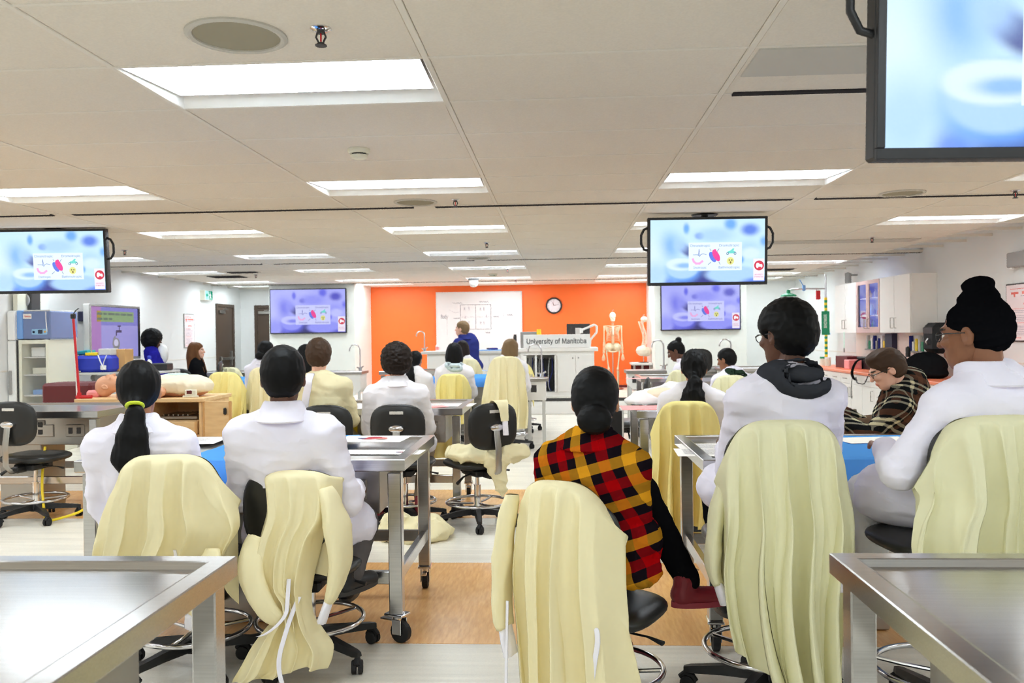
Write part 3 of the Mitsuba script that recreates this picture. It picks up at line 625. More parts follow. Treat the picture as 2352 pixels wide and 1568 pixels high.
def smooth_path(pts, n):
    p = A(pts, float); t = np.linspace(0, 1, len(p)); q = np.linspace(0, 1, n)
    return np.stack([PchipInterpolator(t, p[:, i])(q) for i in range(3)], 1)
def sleeve(k, pts, r, cuff, CM, m, seed=0):
    P = smooth_path(pts, 26); t = np.linspace(0, 1, len(r)); R = PchipInterpolator(t, A(r, float))(np.linspace(0, 1, 26))
    w = tube(P, R, 28, flat=.55); w = TM(w.vertices, w.faces)
    part(k, 'sleeve', xf(wrinkle(w, .012, 11, seed, (1.6, 1.6, .5)), CM), m, True)
    if cuff:
        d = P[-1] - P[-3]; d /= np.linalg.norm(d)
        part(k, 'cuff', xf(wrinkle(tube([P[-1] - d * .005, P[-1] + d * cuff * .5, P[-1] + d * cuff], [R[-1] * .92, R[-1] * .98, R[-1] * 1.0], 24, flat=.5), .004, 60, seed), CM), 'm_knit', True)

# ================================================================ people
def head_field(P, w=1.0):
    d = ell(P, (0, -.014, .034), (.074 * w, .094, .084))
    d = smin(d, ell(P, (0, .022, -.028), (.060 * w, .070, .088)), .03)
    d = smin(d, ell(P, (0, .040, -.084), (.040 * w, .046, .034)), .03)
    d = smin(d, cap(P, (0, .088, .014), (0, .108, -.024), .008, .013), .012)
    d = smin(d, ell(P, (0, .084, .026), (.046, .014, .010)), .014)
    for s in (-1, 1):
        d = smin(d, ell(P, (s * .032, .076, -.020), (.022, .018, .016)), .015)
        e = ell(P, (s * .031, .094, .006), (.015, .012, .008)); d = np.maximum(d, -e)
        d = smin(d, ell(P, (s * .030, .076, .004), (.0125, .0125, .0125)), .002)
        ear = np.maximum(ell(P, (s * .078, -.010, -.006), (.011, .021, .033)), -ell(P, (s * .088, -.004, -.002), (.008, .011, .019)))
        d = smin(d, ear, .008)
    d = smin(d, ell(P, (0, .091, -.056), (.022, .010, .006)), .005); d = smin(d, ell(P, (0, .089, -.066), (.019, .010, .007)), .005)
    return d
HEAD = snet(head_field, (-.11, -.13, -.14), (.11, .14, .14), .0062)
def hand_mesh():
    """A right hand: wrist at the origin, fingers along +y, palm towards -z, thumb on -x, loosely curled."""
    def fl(P):
        d = smin(ell(P, (0, .048, 0), (.042, .052, .0155)), cap(P, (0, -.03, 0), (0, .02, 0), .027, .030) * 1.0, .02)
        for i, (x, L) in enumerate(((-.031, .070), (-.010, .080), (.012, .075), (.032, .058))):
            a = A([x, .082 - .006 * abs(i - 1.3), 0]); b = a + A([x * .10, .46 * L, -.10 * L]); c = b + A([x * .05, .30 * L, -.22 * L]); e = c + A([0, .16 * L, -.24 * L])
            g = np.minimum(np.minimum(cap(P, a - A([0, .03, 0]), b, .0100, .0092), cap(P, b, c, .0092, .0084)), cap(P, c, e, .0084, .0072))
            d = smin(d, g, .004)
        a, b, c, e = A([-.024, .014, -.004]), A([-.050, .042, -.012]), A([-.058, .070, -.018]), A([-.056, .092, -.022])
        return smin(d, np.minimum(np.minimum(cap(P, a, b, .016, .012), cap(P, b, c, .0115, .0102)), cap(P, c, e, .010, .0085)), .008)
    return snet(fl, (-.08, -.06, -.07), (.06, .18, .04), .0042)
HAND = hand_mesh()
SKIN = dict(dark=(92, 58, 42), brown=(136, 90, 64), tan=(176, 124, 94), light=(226, 176, 152), pale=(236, 192, 172))
def rot(fw, up=(0, 0, 1.0)):
    """4x4 whose columns are right, forward, up."""
    fw = A(fw, float); fw /= np.linalg.norm(fw); r = np.cross(fw, up); r /= np.linalg.norm(r); M = np.eye(4)
    M[:3, 0], M[:3, 1], M[:3, 2] = r, fw, np.cross(r, fw); return M
def face_dir(yaw, pitch=0):
    a, p = math.radians(yaw), math.radians(pitch); return A([-math.sin(a) * math.cos(p), math.cos(a) * math.cos(p), -math.sin(p)])

def hair_mesh(style, h, seed=0):
    """In the head's frame."""
    def base(P, th, nape=-.085, line=.020):
        d = smin(ell(P, (0, -.016, .036), (.076 + th, .096 + th, .084 + th)), ell(P, (0, -.038, -.010), (.067 + th * .8, .070 + th, .080)), .03)
        cut = P[..., 1] * .75 - P[..., 2] * .66 - line
        return np.maximum(np.maximum(d, cut), nape - P[..., 2])
    lo, hi = [-.14, -.18, -.16], [.14, .15, .19]; f = None; wr = (.004, 60, (1, 1, .35))
    def ears(d, P): return np.maximum(d, -np.minimum(ell(P, (.092, .008, -.022), (.030, .034, .046)), ell(P, (-.092, .008, -.022), (.030, .034, .046))))
    if style == 'short': f = lambda P: ears(base(P, .010, -.080), P)
    if style == 'full': f = lambda P: ears(base(P, .018, -.095, .026), P); wr = (.007, 55, (1, 1, .6))
    if style == 'swept': f = lambda P: ears(smin(base(P, .012, -.070, .026), ell(P, (0, .022, .094), (.070, .072, .036)), .02), P); wr = (.006, 50, (1, .4, 1))
    if style == 'curly': f = lambda P: base(P, .036, -.085, .030); wr = (.014, 48, (1, 1, 1))
    if style == 'afro':
        f = lambda P: np.maximum(smin(ell(P, (0, -.03, .045), (.152, .150, .142)), ell(P, (0, -.05, -.03), (.135, .115, .10)), .05), -ell(P, (0, .155, -.055), (.085, .115, .105))); lo, hi, wr = [-.2, -.22, -.18], [.2, .2, .24], (.014, 45, (1, 1, 1))
    if style in ('tail', 'tail_wavy'):
        w = 1.0 if style == 'tail' else 1.25
        def f(P):
            d = base(P, .009, -.088, .012); d = smin(d, ell(P, (0, -.098, -.052), (.030, .026, .030)), .03)
            q = [(0, -.125, -.062), (.004, -.150, -.115), (-.006, -.150, -.20), (-.014, -.138, -.28), (-.008, -.128, -.325)]; r = [.018, .034 * w, .056 * w, .068 * w, .045]
            for i in range(4): d = smin(d, cap(P * A([1, 1.6, 1], np.float32), A(q[i]) * A([1, 1.6, 1]), A(q[i + 1]) * A([1, 1.6, 1]), r[i], r[i + 1]), .02)
            return d
        lo, hi, wr = [-.14, -.25, -.40], [.14, .15, .17], ((.005, 70, (1, 1, .12)) if w == 1 else (.012, 40, (1, 1, .35)))
    if style == 'lowbun': f = lambda P: smin(base(P, .009, -.09, .012), ell(P, (.012, -.118, -.066), (.062, .046, .052)), .012); wr = (.004, 70, (.4, 1, 1)); lo[1] = -.22
    if style == 'topbun': f = lambda P: smin(base(P, .008, -.080, .012), ell(P, (0, -.095, .105), (.040, .040, .036)), .01); wr = (.004, 60, (1, 1, .5)); lo[1] = -.2
    if style == 'bob':
        f = lambda P: np.maximum(smin(base(P, .016, -.09, .02), np.maximum(ell(P, (0, -.03, -.05), (.108, .100, .165)), -ell(P, (0, .12, -.06), (.085, .115, .24))), .02), -.19 - P[..., 2]); lo, hi, wr = [-.16, -.18, -.24], [.16, .15, .17], (.007, 60, (1, 1, .12))
    if style == 'long':
        def f(P):
            d = smin(base(P, .016, -.09, .02), np.maximum(ell(P, (0, -.070, -.13), (.115, .095, .27)), -ell(P, (0, .10, -.06), (.080, .125, .34))), .02)
            for q in (-1, 1): d = smin(d, cap(P, (q * .078, .01, -.03), (q * .085, .085, -.33), .026, .030), .03)
            return np.maximum(d, -.36 - P[..., 2])
        lo, hi, wr = [-.17, -.20, -.40], [.17, .15, .17], (.008, 45, (1, 1, .12))
    if style == 'turban':
        def f(P):
            P = P / A([.83, .86, .90], np.float32)
            d = smin(ell(P, (0, -.028, .052), (.104, .118, .080)), ell(P, (0, -.060, .0), (.094, .085, .075)), .03); d = smin(d, ell(P, (0, -.034, .122), (.066, .076, .046)), .02); d = smin(d, ell(P, (0, -.038, .172), (.054, .058, .042)), .014)
            d = np.maximum(d, P[..., 1] * .72 - P[..., 2] * .7 - .028)
            return d + .0035 * np.sin((P[..., 2] * .8 + .5 * np.abs(P[..., 0])) * 190)
        lo, hi, wr = [-.14, -.18, -.12], [.14, .14, .23], (.002, 40, (1, 1, 1))
    m = snet(f, lo, hi, h)
    return wrinkle(m, wr[0], wr[1], seed, wr[2])

def person(label, head, hip, yaw=0, hyaw=None, hpitch=8, skin='tan', hair=('short', 'black'), top='m_coat', legs='m_trouser_black', shoes='m_shoe_black', arms=None, knees=None, ankles=None, h=.012, s=1.0, collar=True, skirt=True, neck_back=.035, width=1.0, hood=None, seed=1, topname='lab_coat', wr=.013, foot=None, foot_yaw=None, neck_dx=0.0):
    """A seated or standing figure between its head centre and hip centre (world points), facing yaw degrees left of +y."""
    k = thing('person', label, 'person')
    hd, hp = A(head, float), A(hip, float); hyaw = yaw if hyaw is None else hyaw
    fw = face_dir(yaw); rt = A([fw[1], -fw[0], 0]); up = A([0, 0, 1.0]); hf = face_dir(hyaw, hpitch)
    H = rot(hf); H[:3, 3] = hd; H[:3, :3] *= s
    nb = hd - H[:3, 2] / s * .150 * s - face_dir(hyaw) * neck_back + rt * neck_dx        # base of the neck
    sp = nb - hp; L = np.linalg.norm(sp); sp /= L
    S = [nb - sp * .088 * s + q * rt * .165 * s * width for q in (-1, 1)]   # shoulder joints, left and right
    if arms is None: arms = ((-.055, .10, -.25, .0, .30, -.20), (.055, .10, -.25, .0, .30, -.20))
    E = [S[i] + (rt * a[0] + fw * a[1] + up * a[2]) * s for i, a in enumerate(arms)]; Wr = [S[i] + (rt * a[3] + fw * a[4] + up * a[5]) * s for i, a in enumerate(arms)]
    hj = [hp + q * rt * .088 * s for q in (-1, 1)]
    K = [hp + (q * rt * .12 + fw * .42 + up * -.01) * s for q in (-1, 1)] if knees is None else [A(a, float) for a in knees]
    An = [K[i] + fw * .03 - up * min(.40, K[i][2] - .14) for i in (0, 1)] if ankles is None else [A(a, float) for a in ankles]
    B = rot(fw); Bs = np.stack([rt, np.cross(sp, rt), sp])       # rows: torso axes
    mid = lambda t: hp + sp * L * t
    # --- body under the clothes, head, hands: one mesh
    def bf(P):
        d = cap(P, mid(.1), mid(.8), .10 * s, .11 * s)
        d = smin(d, cap(P, mid(.9), hd - H[:3, 2] * .05 - hf * .03 * s, .052 * s * width ** .5, .050 * s * width ** .5), .03)
        for i in (0, 1):
            d = smin(d, cap(P, S[i], E[i], .042, .034), .03); d = np.minimum(d, cap(P, E[i], Wr[i], .034, .026)); d = smin(d, cap(P, hj[i], K[i], .065, .05), .03); d = np.minimum(d, cap(P, K[i], An[i], .046, .032))
        return d
    pts = np.vstack([hp, nb, hd, *S, *E, *Wr, *K, *An])
    lo, hi = pts.min(0) - .2, pts.max(0) + .2
    body = snet(bf, lo, hi, max(h * 1.5, .018))
    hm = xf(HEAD, H); ms = [body, hm]; sk = srgb(*SKIN[skin]); cols = [np.tile(sk, (len(body.vertices), 1))]
    q = A(HEAD.vertices); c = np.tile(sk, (len(q), 1))
    c[(np.abs(q[:, 2] + .061) < .009) & (q[:, 1] > .082) & (np.abs(q[:, 0]) < .022)] = sk * A([.95, .62, .6])
    for e in (-1, 1):
        r = np.linalg.norm((q - A([e * .031, .088, .005])) / A([.013, .03, .0075]), axis=1); c[r < 1] = srgb(236, 232, 226); c[np.linalg.norm((q - A([e * .031, .088, .005])) / A([.0065, .03, .0065]), axis=1) < 1] = srgb(30, 22, 18)
        c[np.linalg.norm((q - A([e * .033, .088, .026])) / A([.020, .03, .0055]), axis=1) < 1] = srgb(30, 24, 20)
    cols.append(c)
    for i in (0, 1):
        d = Wr[i] - E[i]; Hm = rot(d, np.cross(rt, d) * 1.0 if abs(d[2]) < .9 * np.linalg.norm(d) else fw); Hm[:3, 3] = Wr[i] + d / np.linalg.norm(d) * .012
        hh = HAND.copy()
        if i == 0: hh = TM(hh.vertices * A([-1, 1, 1]), hh.faces[:, ::-1])
        hh = xf(hh, Hm); ms.append(hh); cols.append(np.tile(sk, (len(hh.vertices), 1)))
    part(k, 'body', join(ms), 'm_skin', True, color=np.vstack(cols))
    if hair:
        part(k, 'turban' if hair[0] == 'turban' else 'hair', xf(hair_mesh(hair[0], .0075 if h < .016 else .011, seed), H), 'm_turban' if hair[0] == 'turban' else HAIR[hair[1]], True)
    # --- clothes
    def cf(P):
        d = ell(P, mid(.72), A([.178 * width, .118, .19]) * s, Bs)
        d = smin(d, ell(P, mid(.38), A([.165 * width, .122, .22]) * s, Bs), .06)
        d = smin(d, ell(P, hp + up * .02, A([.185 * width, .150, .13]) * s, A([rt, fw, up])), .06)
        d = smin(d, cap(P, S[0], S[1], .062 * s), .05)
        for i in (0, 1):
            d = smin(d, cap(P, nb - sp * .024, S[i] + sp * .012, .047 * s, .056 * s), .05)
            a = np.minimum(cap(P, S[i], E[i], .068 * s, .056 * s), cap(P, E[i], Wr[i], .058 * s, .047 * s)); d = smin(d, a, .03)
            if skirt: d = smin(d, cap(P, hj[i], hj[i] + (K[i] - hj[i]) * .82, .105 * s, .098 * s), .05)
        return d
    m = snet(cf, np.vstack([hp, nb, *S, *E, *Wr, *([hj[0] + (K[0] - hj[0]) * .82, hj[1] + (K[1] - hj[1]) * .82] if skirt else hj)]).min(0) - .2, np.vstack([hp, nb, *S, *E, *Wr, *([K[0], K[1]] if skirt else hj)]).max(0) + .2, h)
    m = wrinkle(m, wr, 6.5, seed, (1.25, 1, 1.1)); part(k, topname, wrinkle(m, wr * .55, 15, seed + 9, (.7, .7, 1.7)), top, True)
    if collar:
        R = rot(face_dir(hyaw)); nx = hd - H[:3, 2] / s * .05 * s - nb; nx /= np.linalg.norm(nx)
        a = np.linspace(-2.45, 2.45, 40) - math.pi / 2; V = []
        for rr, dz in ((.064, .072), (.069, .078), (.076, .073), (.097, .022), (.104, -.004), (.098, -.010), (.074, .05), (.062, .062), (.064, .072)):
            V.append(nb - sp * .012 * s + s * (rr * 1.02 * np.cos(a)[:, None] * rt * width ** .5 + rr * 1.08 * np.sin(a)[:, None] * fw + (dz - .018 * np.clip(np.sin(a), -.2, 1)[:, None]) * nx))
        m = TM(np.vstack(V), grid_faces(40, 9)); part(k, 'collar', m, top, 50)
    if hood:
        def hof(P):
            q = 1.26 * (P - nb.astype(np.float32)) @ A([rt, fw, up], np.float32).T
            d = np.abs(ell(q, (0, -.03, .015), A([.125, .125, .052]) * s)) - .022
            d = smin(d, ell(q, (.035, -.118, -.030), A([.120, .060, .066]) * s), .04); d = np.maximum(d, .012 - np.abs(ell(q, (.03, -.10, .012), A([.105, .085, .05]) * s)))
            return np.maximum(np.maximum(d, -ell(q, (0, .02, .06), A([.082, .10, .09]) * s)), -(q[..., 2] + .13))
        part(k, 'hood', wrinkle(snet(hof, nb - .26, nb + .26, max(h, .012)), .010, 13, seed), hood, True)
    def tf(P):
        d = ell(P, hp, A([.168, .130, .115]) * s, A([rt, fw, up]))
        for i in (0, 1):
            d = smin(d, cap(P, hj[i], K[i], .085 * s, .066 * s), .03); d = smin(d, cap(P, K[i], An[i] + (K[i] - An[i]) * .06, .064 * s, .052 * s), .015)
        return d
    m = snet(tf, np.vstack([hp, *K, *An]).min(0) - .17, np.vstack([hp, *K, *An]).max(0) + .17, max(h, .014))
    part(k, 'trousers', wrinkle(m, .008, 16, seed + 2), legs, True)
    for i in (0, 1):
        F = rot(face_dir(yaw if foot_yaw is None else foot_yaw[i])); F[:3, 3] = An[i] - A([0, 0, .075])
        if foot is not None: F = F @ foot[i]
        part(k, 'shoe', xf(SHOE, F), shoes, True); part(k, 'shoe_sole', xf(SOLE, F), 'm_shoe_sole' if shoes == 'm_shoe_red' else 'm_dark', 40)
    return k, H, nb, S, E, Wr
def _shoe(P):
    d = cap(P * A([1, 1, 1.15], np.float32), (0, -.045, .045), (0, .12, .032), .043, .040); d = smin(d, cap(P, (0, -.04, .05), (0, -.035, .095), .040, .042), .02)
    d = np.maximum(d, -cap(P, (0, -.03, .09), (0, -.03, .2), .030)); return np.maximum(d, .012 - P[..., 2])
SHOE = snet(_shoe, (-.07, -.11, -.01), (.07, .19, .15), .0062)
SOLE = prism([(.042 * math.sin(t) * (1 + .08 * math.cos(t)), .052 + .128 * -math.cos(t)) for t in np.linspace(0, 6.283, 40)[:-1]], .022, mv(0, -.012, -.004))

# ================================================================ the front rows: chairs, gowns, people
def specs(k, H):
    """Glasses in the head's frame."""
    m = join([ring((0, 0, 0), .018, .0016, 20, 6, mv(s * .031, .100, .002) @ A([[1, 0, 0, 0], [0, 0, -1, 0], [0, .85, 0, 0], [0, 0, 0, 1.0]])) for s in (-1, 1)] + [tube([(s * .052, .099, .008), (s * .074, .06, .010), (s * .082, -.005, .006)], .0022, 6) for s in (-1, 1)] + [tube([(-.011, .101, .008), (.011, .101, .008)], .002, 6)])
    part(k, 'glasses', xf(m, H), 'm_dark', True)
def row_gown(cx, y, yaw, seat, chair_label, gown_label, prof, zt, hem, base=0, **kw):
    c, M = chair(cx, y, seat, yaw, chair_label, base)
    return gown(gown_label, M, prof, zt, hem, **kw)

# --- girl with the ponytail, left table
row_gown(-1.582, 3.53, 6, .50, 'lab chair of the girl with the low ponytail, its back under a yellow gown', 'yellow gown spread over the chair of the girl with the low ponytail',
         [(0.931, -0.188, 0.171), (0.872, -0.221, 0.203), (0.786, -0.252, 0.246), (0.675, -0.281, 0.286), (0.581, -0.296, 0.24), (0.462, -0.295, 0.185), (0.324, -0.287, 0.134)], .950, (.38, .34, .30, .42, .52), arch=.20, seed=3, amp=.076, n=4.2,
         sleeves=[([(.19, -.36, .60), (.17, -.40, .50), (.14, -.40, .42), (.125, -.38, .36)], [.03, .055, .055, .040], .075)], ties=[([(.045, -.36, .60), (.055, -.365, .56), (.075, -.365, .50), (.072, -.365, .40)], .006)])
k1 = person('girl from behind with a low black ponytail in a yellow-green band, white lab coat', (-1.765, 3.44, 1.202), (-1.754, 3.50, .60), 8, 20, 10, 'tan', ('tail', 'black'), 'm_coat', 'm_trouser_black', h=.011, width=.96, seed=2,
       arms=((-.035, .09, -.26, .02, .30, -.235), (.055, .06, -.26, .03, .30, -.235)))
part(k1[0], 'hair_band', ring((0, 0, 0), .030, .008, 24, 8, k1[1] @ mv(0, -.132, -.075) @ A([[1, 0, 0, 0], [0, .9, .35, 0], [0, -.35, .9, 0], [0, 0, 0, 1.0]])), 'm_band', 40); mat('m_band', (196, 214, 40), .5)

# --- boy with short black hair
chair(-1.113, 3.65, .455, 0, 'lab chair of the boy with short black hair, half under a crumpled gown', 20)
kb = gown('crooked yellow gown on the chair of the short-haired boy, trailing to the floor', mv(-1.091, 3.63, 0), [(0.87, -0.127, 0.189), (0.804, -0.114, 0.201), (0.718, -0.105, 0.191), (0.613, -0.128, 0.128), (0.526, -0.143, 0.104), (0.44, -0.131, 0.085), (0.37, -0.061, 0.077), (0.3, -0.051, 0.09), (0.248, -0.095, 0.127), (0.178, -0.149, 0.175), (0.091, -0.196, 0.15), (0.041, -0.226, -0.119)], .872, (.04, .05, .09, .12, .10), arch=.045, seed=8, amp=.048, n=3.2, yb=-.365, wrap=.05, power=3.0, minw=0,
         sleeves=[([(.16, -.345, .82), (.21, -.365, .66), (.22, -.375, .55), (.175, -.38, .38)], [.045, .088, .080, .036], .085), ([(-.12, -.34, .62), (-.135, -.385, .50), (-.085, -.40, .38), (-.02, -.39, .31)], [.05, .062, .055, .035], 0)],
         ties=[([(.02, -.39, .47), (.02, -.42, .36), (-.03, -.44, .29), (-.09, -.44, .26)], .008), ([(.06, -.39, .40), (.02, -.43, .28), (-.005, -.45, .16), (.03, -.46, .04)], .009)])
person('boy from behind with short black hair and white lab coat at the front left table', (-1.151, 3.45, 1.25), (-1.177, 3.60, .56), 5, 13, 6, 'dark', ('short', 'black'), 'm_coat', 'm_trouser_grey', h=.011, s=1.05, seed=4, width=.96,
       arms=((-.035, .10, -.26, .02, .32, -.20), (.085, .03, -.27, .07, .28, -.27)), knees=[(-1.06, 4.02, .53), (-0.916, 3.85, 0.554)], ankles=[(-1.02, 3.95, .25), (-0.931, 3.66, 0.369)], foot_yaw=(0, -30))

# --- the girl in the plaid shirt in the aisle
PX, PYY = -0.01, 2.85
row_gown(PX + .15, PYY + .283, -28, .435, 'lab chair in the aisle of the girl in the plaid shirt', 'yellow gown on the chair of the girl in the red plaid shirt in the aisle',
         [(.91, -.165, .19), (.84, -.17, .20), (.60, -.175, .21), (.35, -.175, .23), (.15, -.17, .25)], .905, (.12, .10, .12), arch=.13, archr=.18, powr=2.6, seed=11, amp=.080, n=3.4, wrap=.20, minw=.15, m='m_gown',
         sleeves=[([(-.175, -.33, .86), (-.20, -.345, .68), (-.215, -.345, .52), (-.205, -.34, .40)], [.034, .050, .050, .038], .10)], ties=[([(.155, -.36, .46), (.165, -.365, .42), (.15, -.365, .33), (.13, -.365, .20)], .009), ([(-.175, -.37, .50), (-.18, -.37, .36), (-.185, -.37, .20)], .005)])
def plaid_fn(p, n, uv):
    q = p - mi.Point3f(0.33, 3.05, 0.85)
    a, b = math.cos(.30), math.sin(.30); r1, r2 = math.cos(.45), math.sin(.45)
    xx = q.x * r1 - q.y * r2; u = (xx * a + q.z * b) / .146; v = (-xx * b + q.z * a) / .146
    def thread(t):
        f = t - dr.floor(t)
        return dr.select(f < .26, S_((214, 150, 36)), dr.select((f > .50) & (f < .76), S_((160, 8, 14)), S_((24, 18, 24))))
    c = thread(u) * .5 + thread(v + .2) * .5
    return c
matte('m_plaid_red', None, plaid_fn)
def plaid2_fn(p, n, uv):
    a, b = math.cos(-.5), math.sin(-.5); u = (p.x * .5 + p.y * .6) * 1.28; u, v = (u * a + p.z * b) / .135, (-u * b + p.z * a) / .135
    f, g = u - dr.floor(u), v - dr.floor(v)
    c = S_((26, 27, 28)); w = S_((150, 146, 130)); r = S_((98, 66, 50)); cr = S_((214, 206, 170))
    c = mikit.mix(c, r, dr.select((f > .60) & (f < .85), .45, 0.0)); c = mikit.mix(c, r, dr.select((g > .58) & (g < .85), .55, 0.0))
    c = mikit.mix(c, w, dr.select((g > .12) & (g < .22) | (g > .36) & (g < .46), .75, 0.0)); c = mikit.mix(c, w, dr.select((f > .12) & (f < .2) | (f > .38) & (f < .46), .55, 0.0))
    return mikit.mix(c, cr, dr.select(((f > .10) & (f < .24) | (f > .36) & (f < .48)) & ((g > .10) & (g < .24) | (g > .34) & (g < .48)), .75, 0.0))
matte('m_plaid_dark', None, plaid2_fn)
person('girl in a red and yellow plaid shirt with a low dark bun and red sneakers', (0.13, 3.02, 1.175), (0.165, 3.1, 0.623), -16, -10, 6, 'tan', ('lowbun', 'black'), 'm_plaid_red', 'm_trouser_black', 'm_shoe_red', h=.011, s=.98, width=.86, neck_dx=-.030, skirt=False, topname='shirt', seed=6, wr=.012, neck_back=.02,
       arms=((-.03, .10, -.25, .08, .26, -.30), (.005, .09, -.26, -.05, .28, -.30)), knees=[(0.336, 3.48, 0.766), (0.252, 3.5, 0.605)], ankles=[(0.506, 3.34, 0.419), (0.205, 3.3, 0.202)], foot_yaw=(-78, -20),
       foot=[mv(0, .01, 0), np.eye(4)])
kp = max(k for k in labels if k.startswith('person'))
part(kp, 'phone_paper', span((0.246, 3.2, 0.62), A((0.308, 3.2, 0.597)) + [0, .05, .006], .001), 'm_paper')
def shirt_tail(P):
    d = smin(ell(P, (0.221, 3.08, 0.663), (.145, .135, .14)), ell(P, (0.231, 3.06, 0.554), (.128, .125, .05)), .05); return np.maximum(d, 0.502 - P[..., 2])
part(kp, 'shirt_tail', wrinkle(snet(shirt_tail, A((0.221, 3.08, 0.615)) - .26, A((0.221, 3.08, 0.615)) + .26, .011), .016, 14, 4, (1.5, 1.5, .7)), 'm_plaid_red', True)

# --- the man with the hood
row_gown(0.782, 3.27, 0, .665, 'lab chair of the man with the dark hood, fully under a gown', 'long yellow gown covering the chair of the man with the dark hood', [(1.097, -0.168, 0.169), (1.044, -0.198, 0.195), (0.909, -0.211, 0.223), (0.758, -0.228, 0.242), (0.607, -0.238, 0.23), (0.457, -0.222, 0.214), (0.337, -0.197, 0.209), (0.215, -0.153, 0.205)], 1.096, (.34, .20, .14, .18, .20), arch=.22, seed=21, amp=.078, n=5.0, wrap=.20, m='m_gown_green',
         sleeves=[([(-.19, -.21, .90), (-.225, -.24, .76), (-.24, -.24, .62), (-.225, -.25, .52)], [.038, .048, .048, .034], .07), ([(.20, -.18, .92), (.235, -.20, .74), (.245, -.19, .60), (.235, -.20, .54)], [.034, .042, .042, .034], .06)], ties=[([(.165, -.33, .72), (.172, -.34, .68), (.178, -.34, .60), (.175, -.34, .52)], .007)])
k4 = person('man from behind with thick black hair and a dark grey hood over a white coat', (0.871, 3.28, 1.403), (0.836, 3.30, .76), 4, 32, 8, 'dark', ('full', 'black'), 'm_coat', 'm_trouser_black', h=.011, s=1.04, hood='m_hood', collar=False, seed=9, width=.87, neck_dx=-.035,
       arms=((-.03, .10, -.27, .02, .33, -.22), (.03, .10, -.27, -.02, .30, -.24)), ankles=[(.70, 3.62, .30), (1.161, 3.45, 0.312)])
specs(k4[0], k4[1])

# --- the man with the turban
row_gown(1.359, 3.07, 8, .70, 'lab chair of the man in the dark turban, under a gown', 'yellow gown over the chair of the man in the dark turban at the right edge', [(1.134, -0.153, 0.156), (1.079, -0.188, 0.183), (0.995, -0.198, 0.209), (0.884, -0.234, 0.235), (0.8, -0.276, 0.247), (0.717, -0.296, 0.26), (0.592, -0.28, 0.246)], 1.128, (.42, .34, .34), arch=.24, seed=31, amp=.080, n=4.6, wrap=.14, m='m_gown_green')
k5 = person('man in a dark turban, glasses and white lab coat at the right edge', (1.429, 2.98, 1.399), (1.479, 3.07, .80), 24, 44, 6, 'brown', ('turban', 'black'), 'm_coat', 'm_trouser_white', h=.011, s=1.04, seed=12, width=1.06,
       arms=((-.125, .08, -.21, .03, .29, -.175), (.12, .02, -.28, .04, .26, -.28)), knees=[(1.159, 3.25, 0.807), (1.423, 3.46, 0.764)], ankles=[(1.228, 3.36, 0.432), (1.6, 3.5, .3)])
specs(k5[0], k5[1])

# --- middle rows
gr = 'seated students in white lab coats in the middle rows'
c, M = chair(-1.706, 6.28, .50, 0, 'black lab chair of the man in the yellow gown')
person('man with short brown hair wearing a yellow gown tied with a white band', (-1.82, 6.28, 1.273), (-1.78, 6.30, .60), 8, 12, 6, 'light', ('full', 'brown'), 'm_gown', 'm_trouser_black', h=.015, s=1.02, collar=False, seed=14, topname='gown_worn')
kk = max(k for k in labels if k.startswith('person'))
part(kk, 'neck_band', ribbon([(-1.849, 6.17, 1.146), (-1.846, 6.09, 1.08), (-1.864, 6.09, 0.983), (-1.881, 6.1, 0.886)], .055, 16, .01), 'm_knit', True)
c, M = chair(-1.175, 6.28, .50, 0, 'black lab chair of the man with curly dark hair')
person('man with curly dark hair seen from behind, white lab coat, khaki trousers and red shoes', (-1.224, 6.28, 1.214), (-1.251, 6.30, .60), 6, 10, 6, 'tan', ('curly', 'darkbrown'), 'm_coat_warm', 'm_trouser_khaki', 'm_shoe_red', h=.015, s=1.03, seed=15, knees=[(-1.40, 6.72, .58), (-1.032, 6.5, 0.588)], ankles=[(-1.386, 6.3, 0.143), (-1.059, 6.3, 0.169)])
row_gown(0.822, 5.77, 0, .515, 'lab chair of the woman with the wavy ponytail, under a gown', 'yellow gown over the chair of the woman with the long wavy ponytail', [(0.965, -0.136, 0.169), (0.867, -0.181, 0.201), (0.671, -0.211, 0.216), (0.474, -0.236, 0.214), (0.305, -0.235, 0.204), (0.053, -0.188, 0.159)], .962, (.34, .06, .20, .16, .22), arch=.22, seed=41, amp=.074, n=4.2, wrap=.14, m='m_gown_deep', nu=72, nv=44)
person('woman with a long wavy black ponytail, white blouse, at the right middle table', (0.919, 5.78, 1.172), (0.897, 5.85, .62), -6, -9, 8, 'tan', ('tail_wavy', 'black'), 'm_coat_warm', 'm_trouser_black', h=.015, seed=16, width=.98, collar=False, topname='blouse')
row_gown(2.122 + .02, 5.55, 42, .56, 'lab chair of the man in the dark plaid shirt', 'yellow gown over the chair of the man in the dark plaid shirt', [(1.0, -.2, .2), (.9, -.22, .22), (.6, -.24, .23), (.35, -.24, .23)], .955, (.4, .35, .4), arch=.2, seed=43, n=4.0, nu=60, nv=40)
k6 = person('man in profile with brown hair and glasses in a dark plaid flannel shirt, looking down', (2.037, 5.35, 1.172), (2.143, 5.48, 0.785), 62, 84, 26, 'light', ('swept', 'brown'), 'm_plaid_dark', 'm_trouser_brown', h=.013, s=1.0, seed=18, width=.95, skirt=False, topname='shirt', neck_back=.05,
       arms=((-.03, .16, -.20, .06, .36, -.10), (.03, .16, -.22, -.04, .40, -.08)), wr=.012)
specs(k6[0], k6[1])
chair(-4.15, 6.42, .535, -4, 'empty black lab chair at the left with its back towards the camera', 15)
ce, Me = chair(-.619, 6.24, .505, 34, 'empty black lab chair in the middle with a tied gown on it', 10)
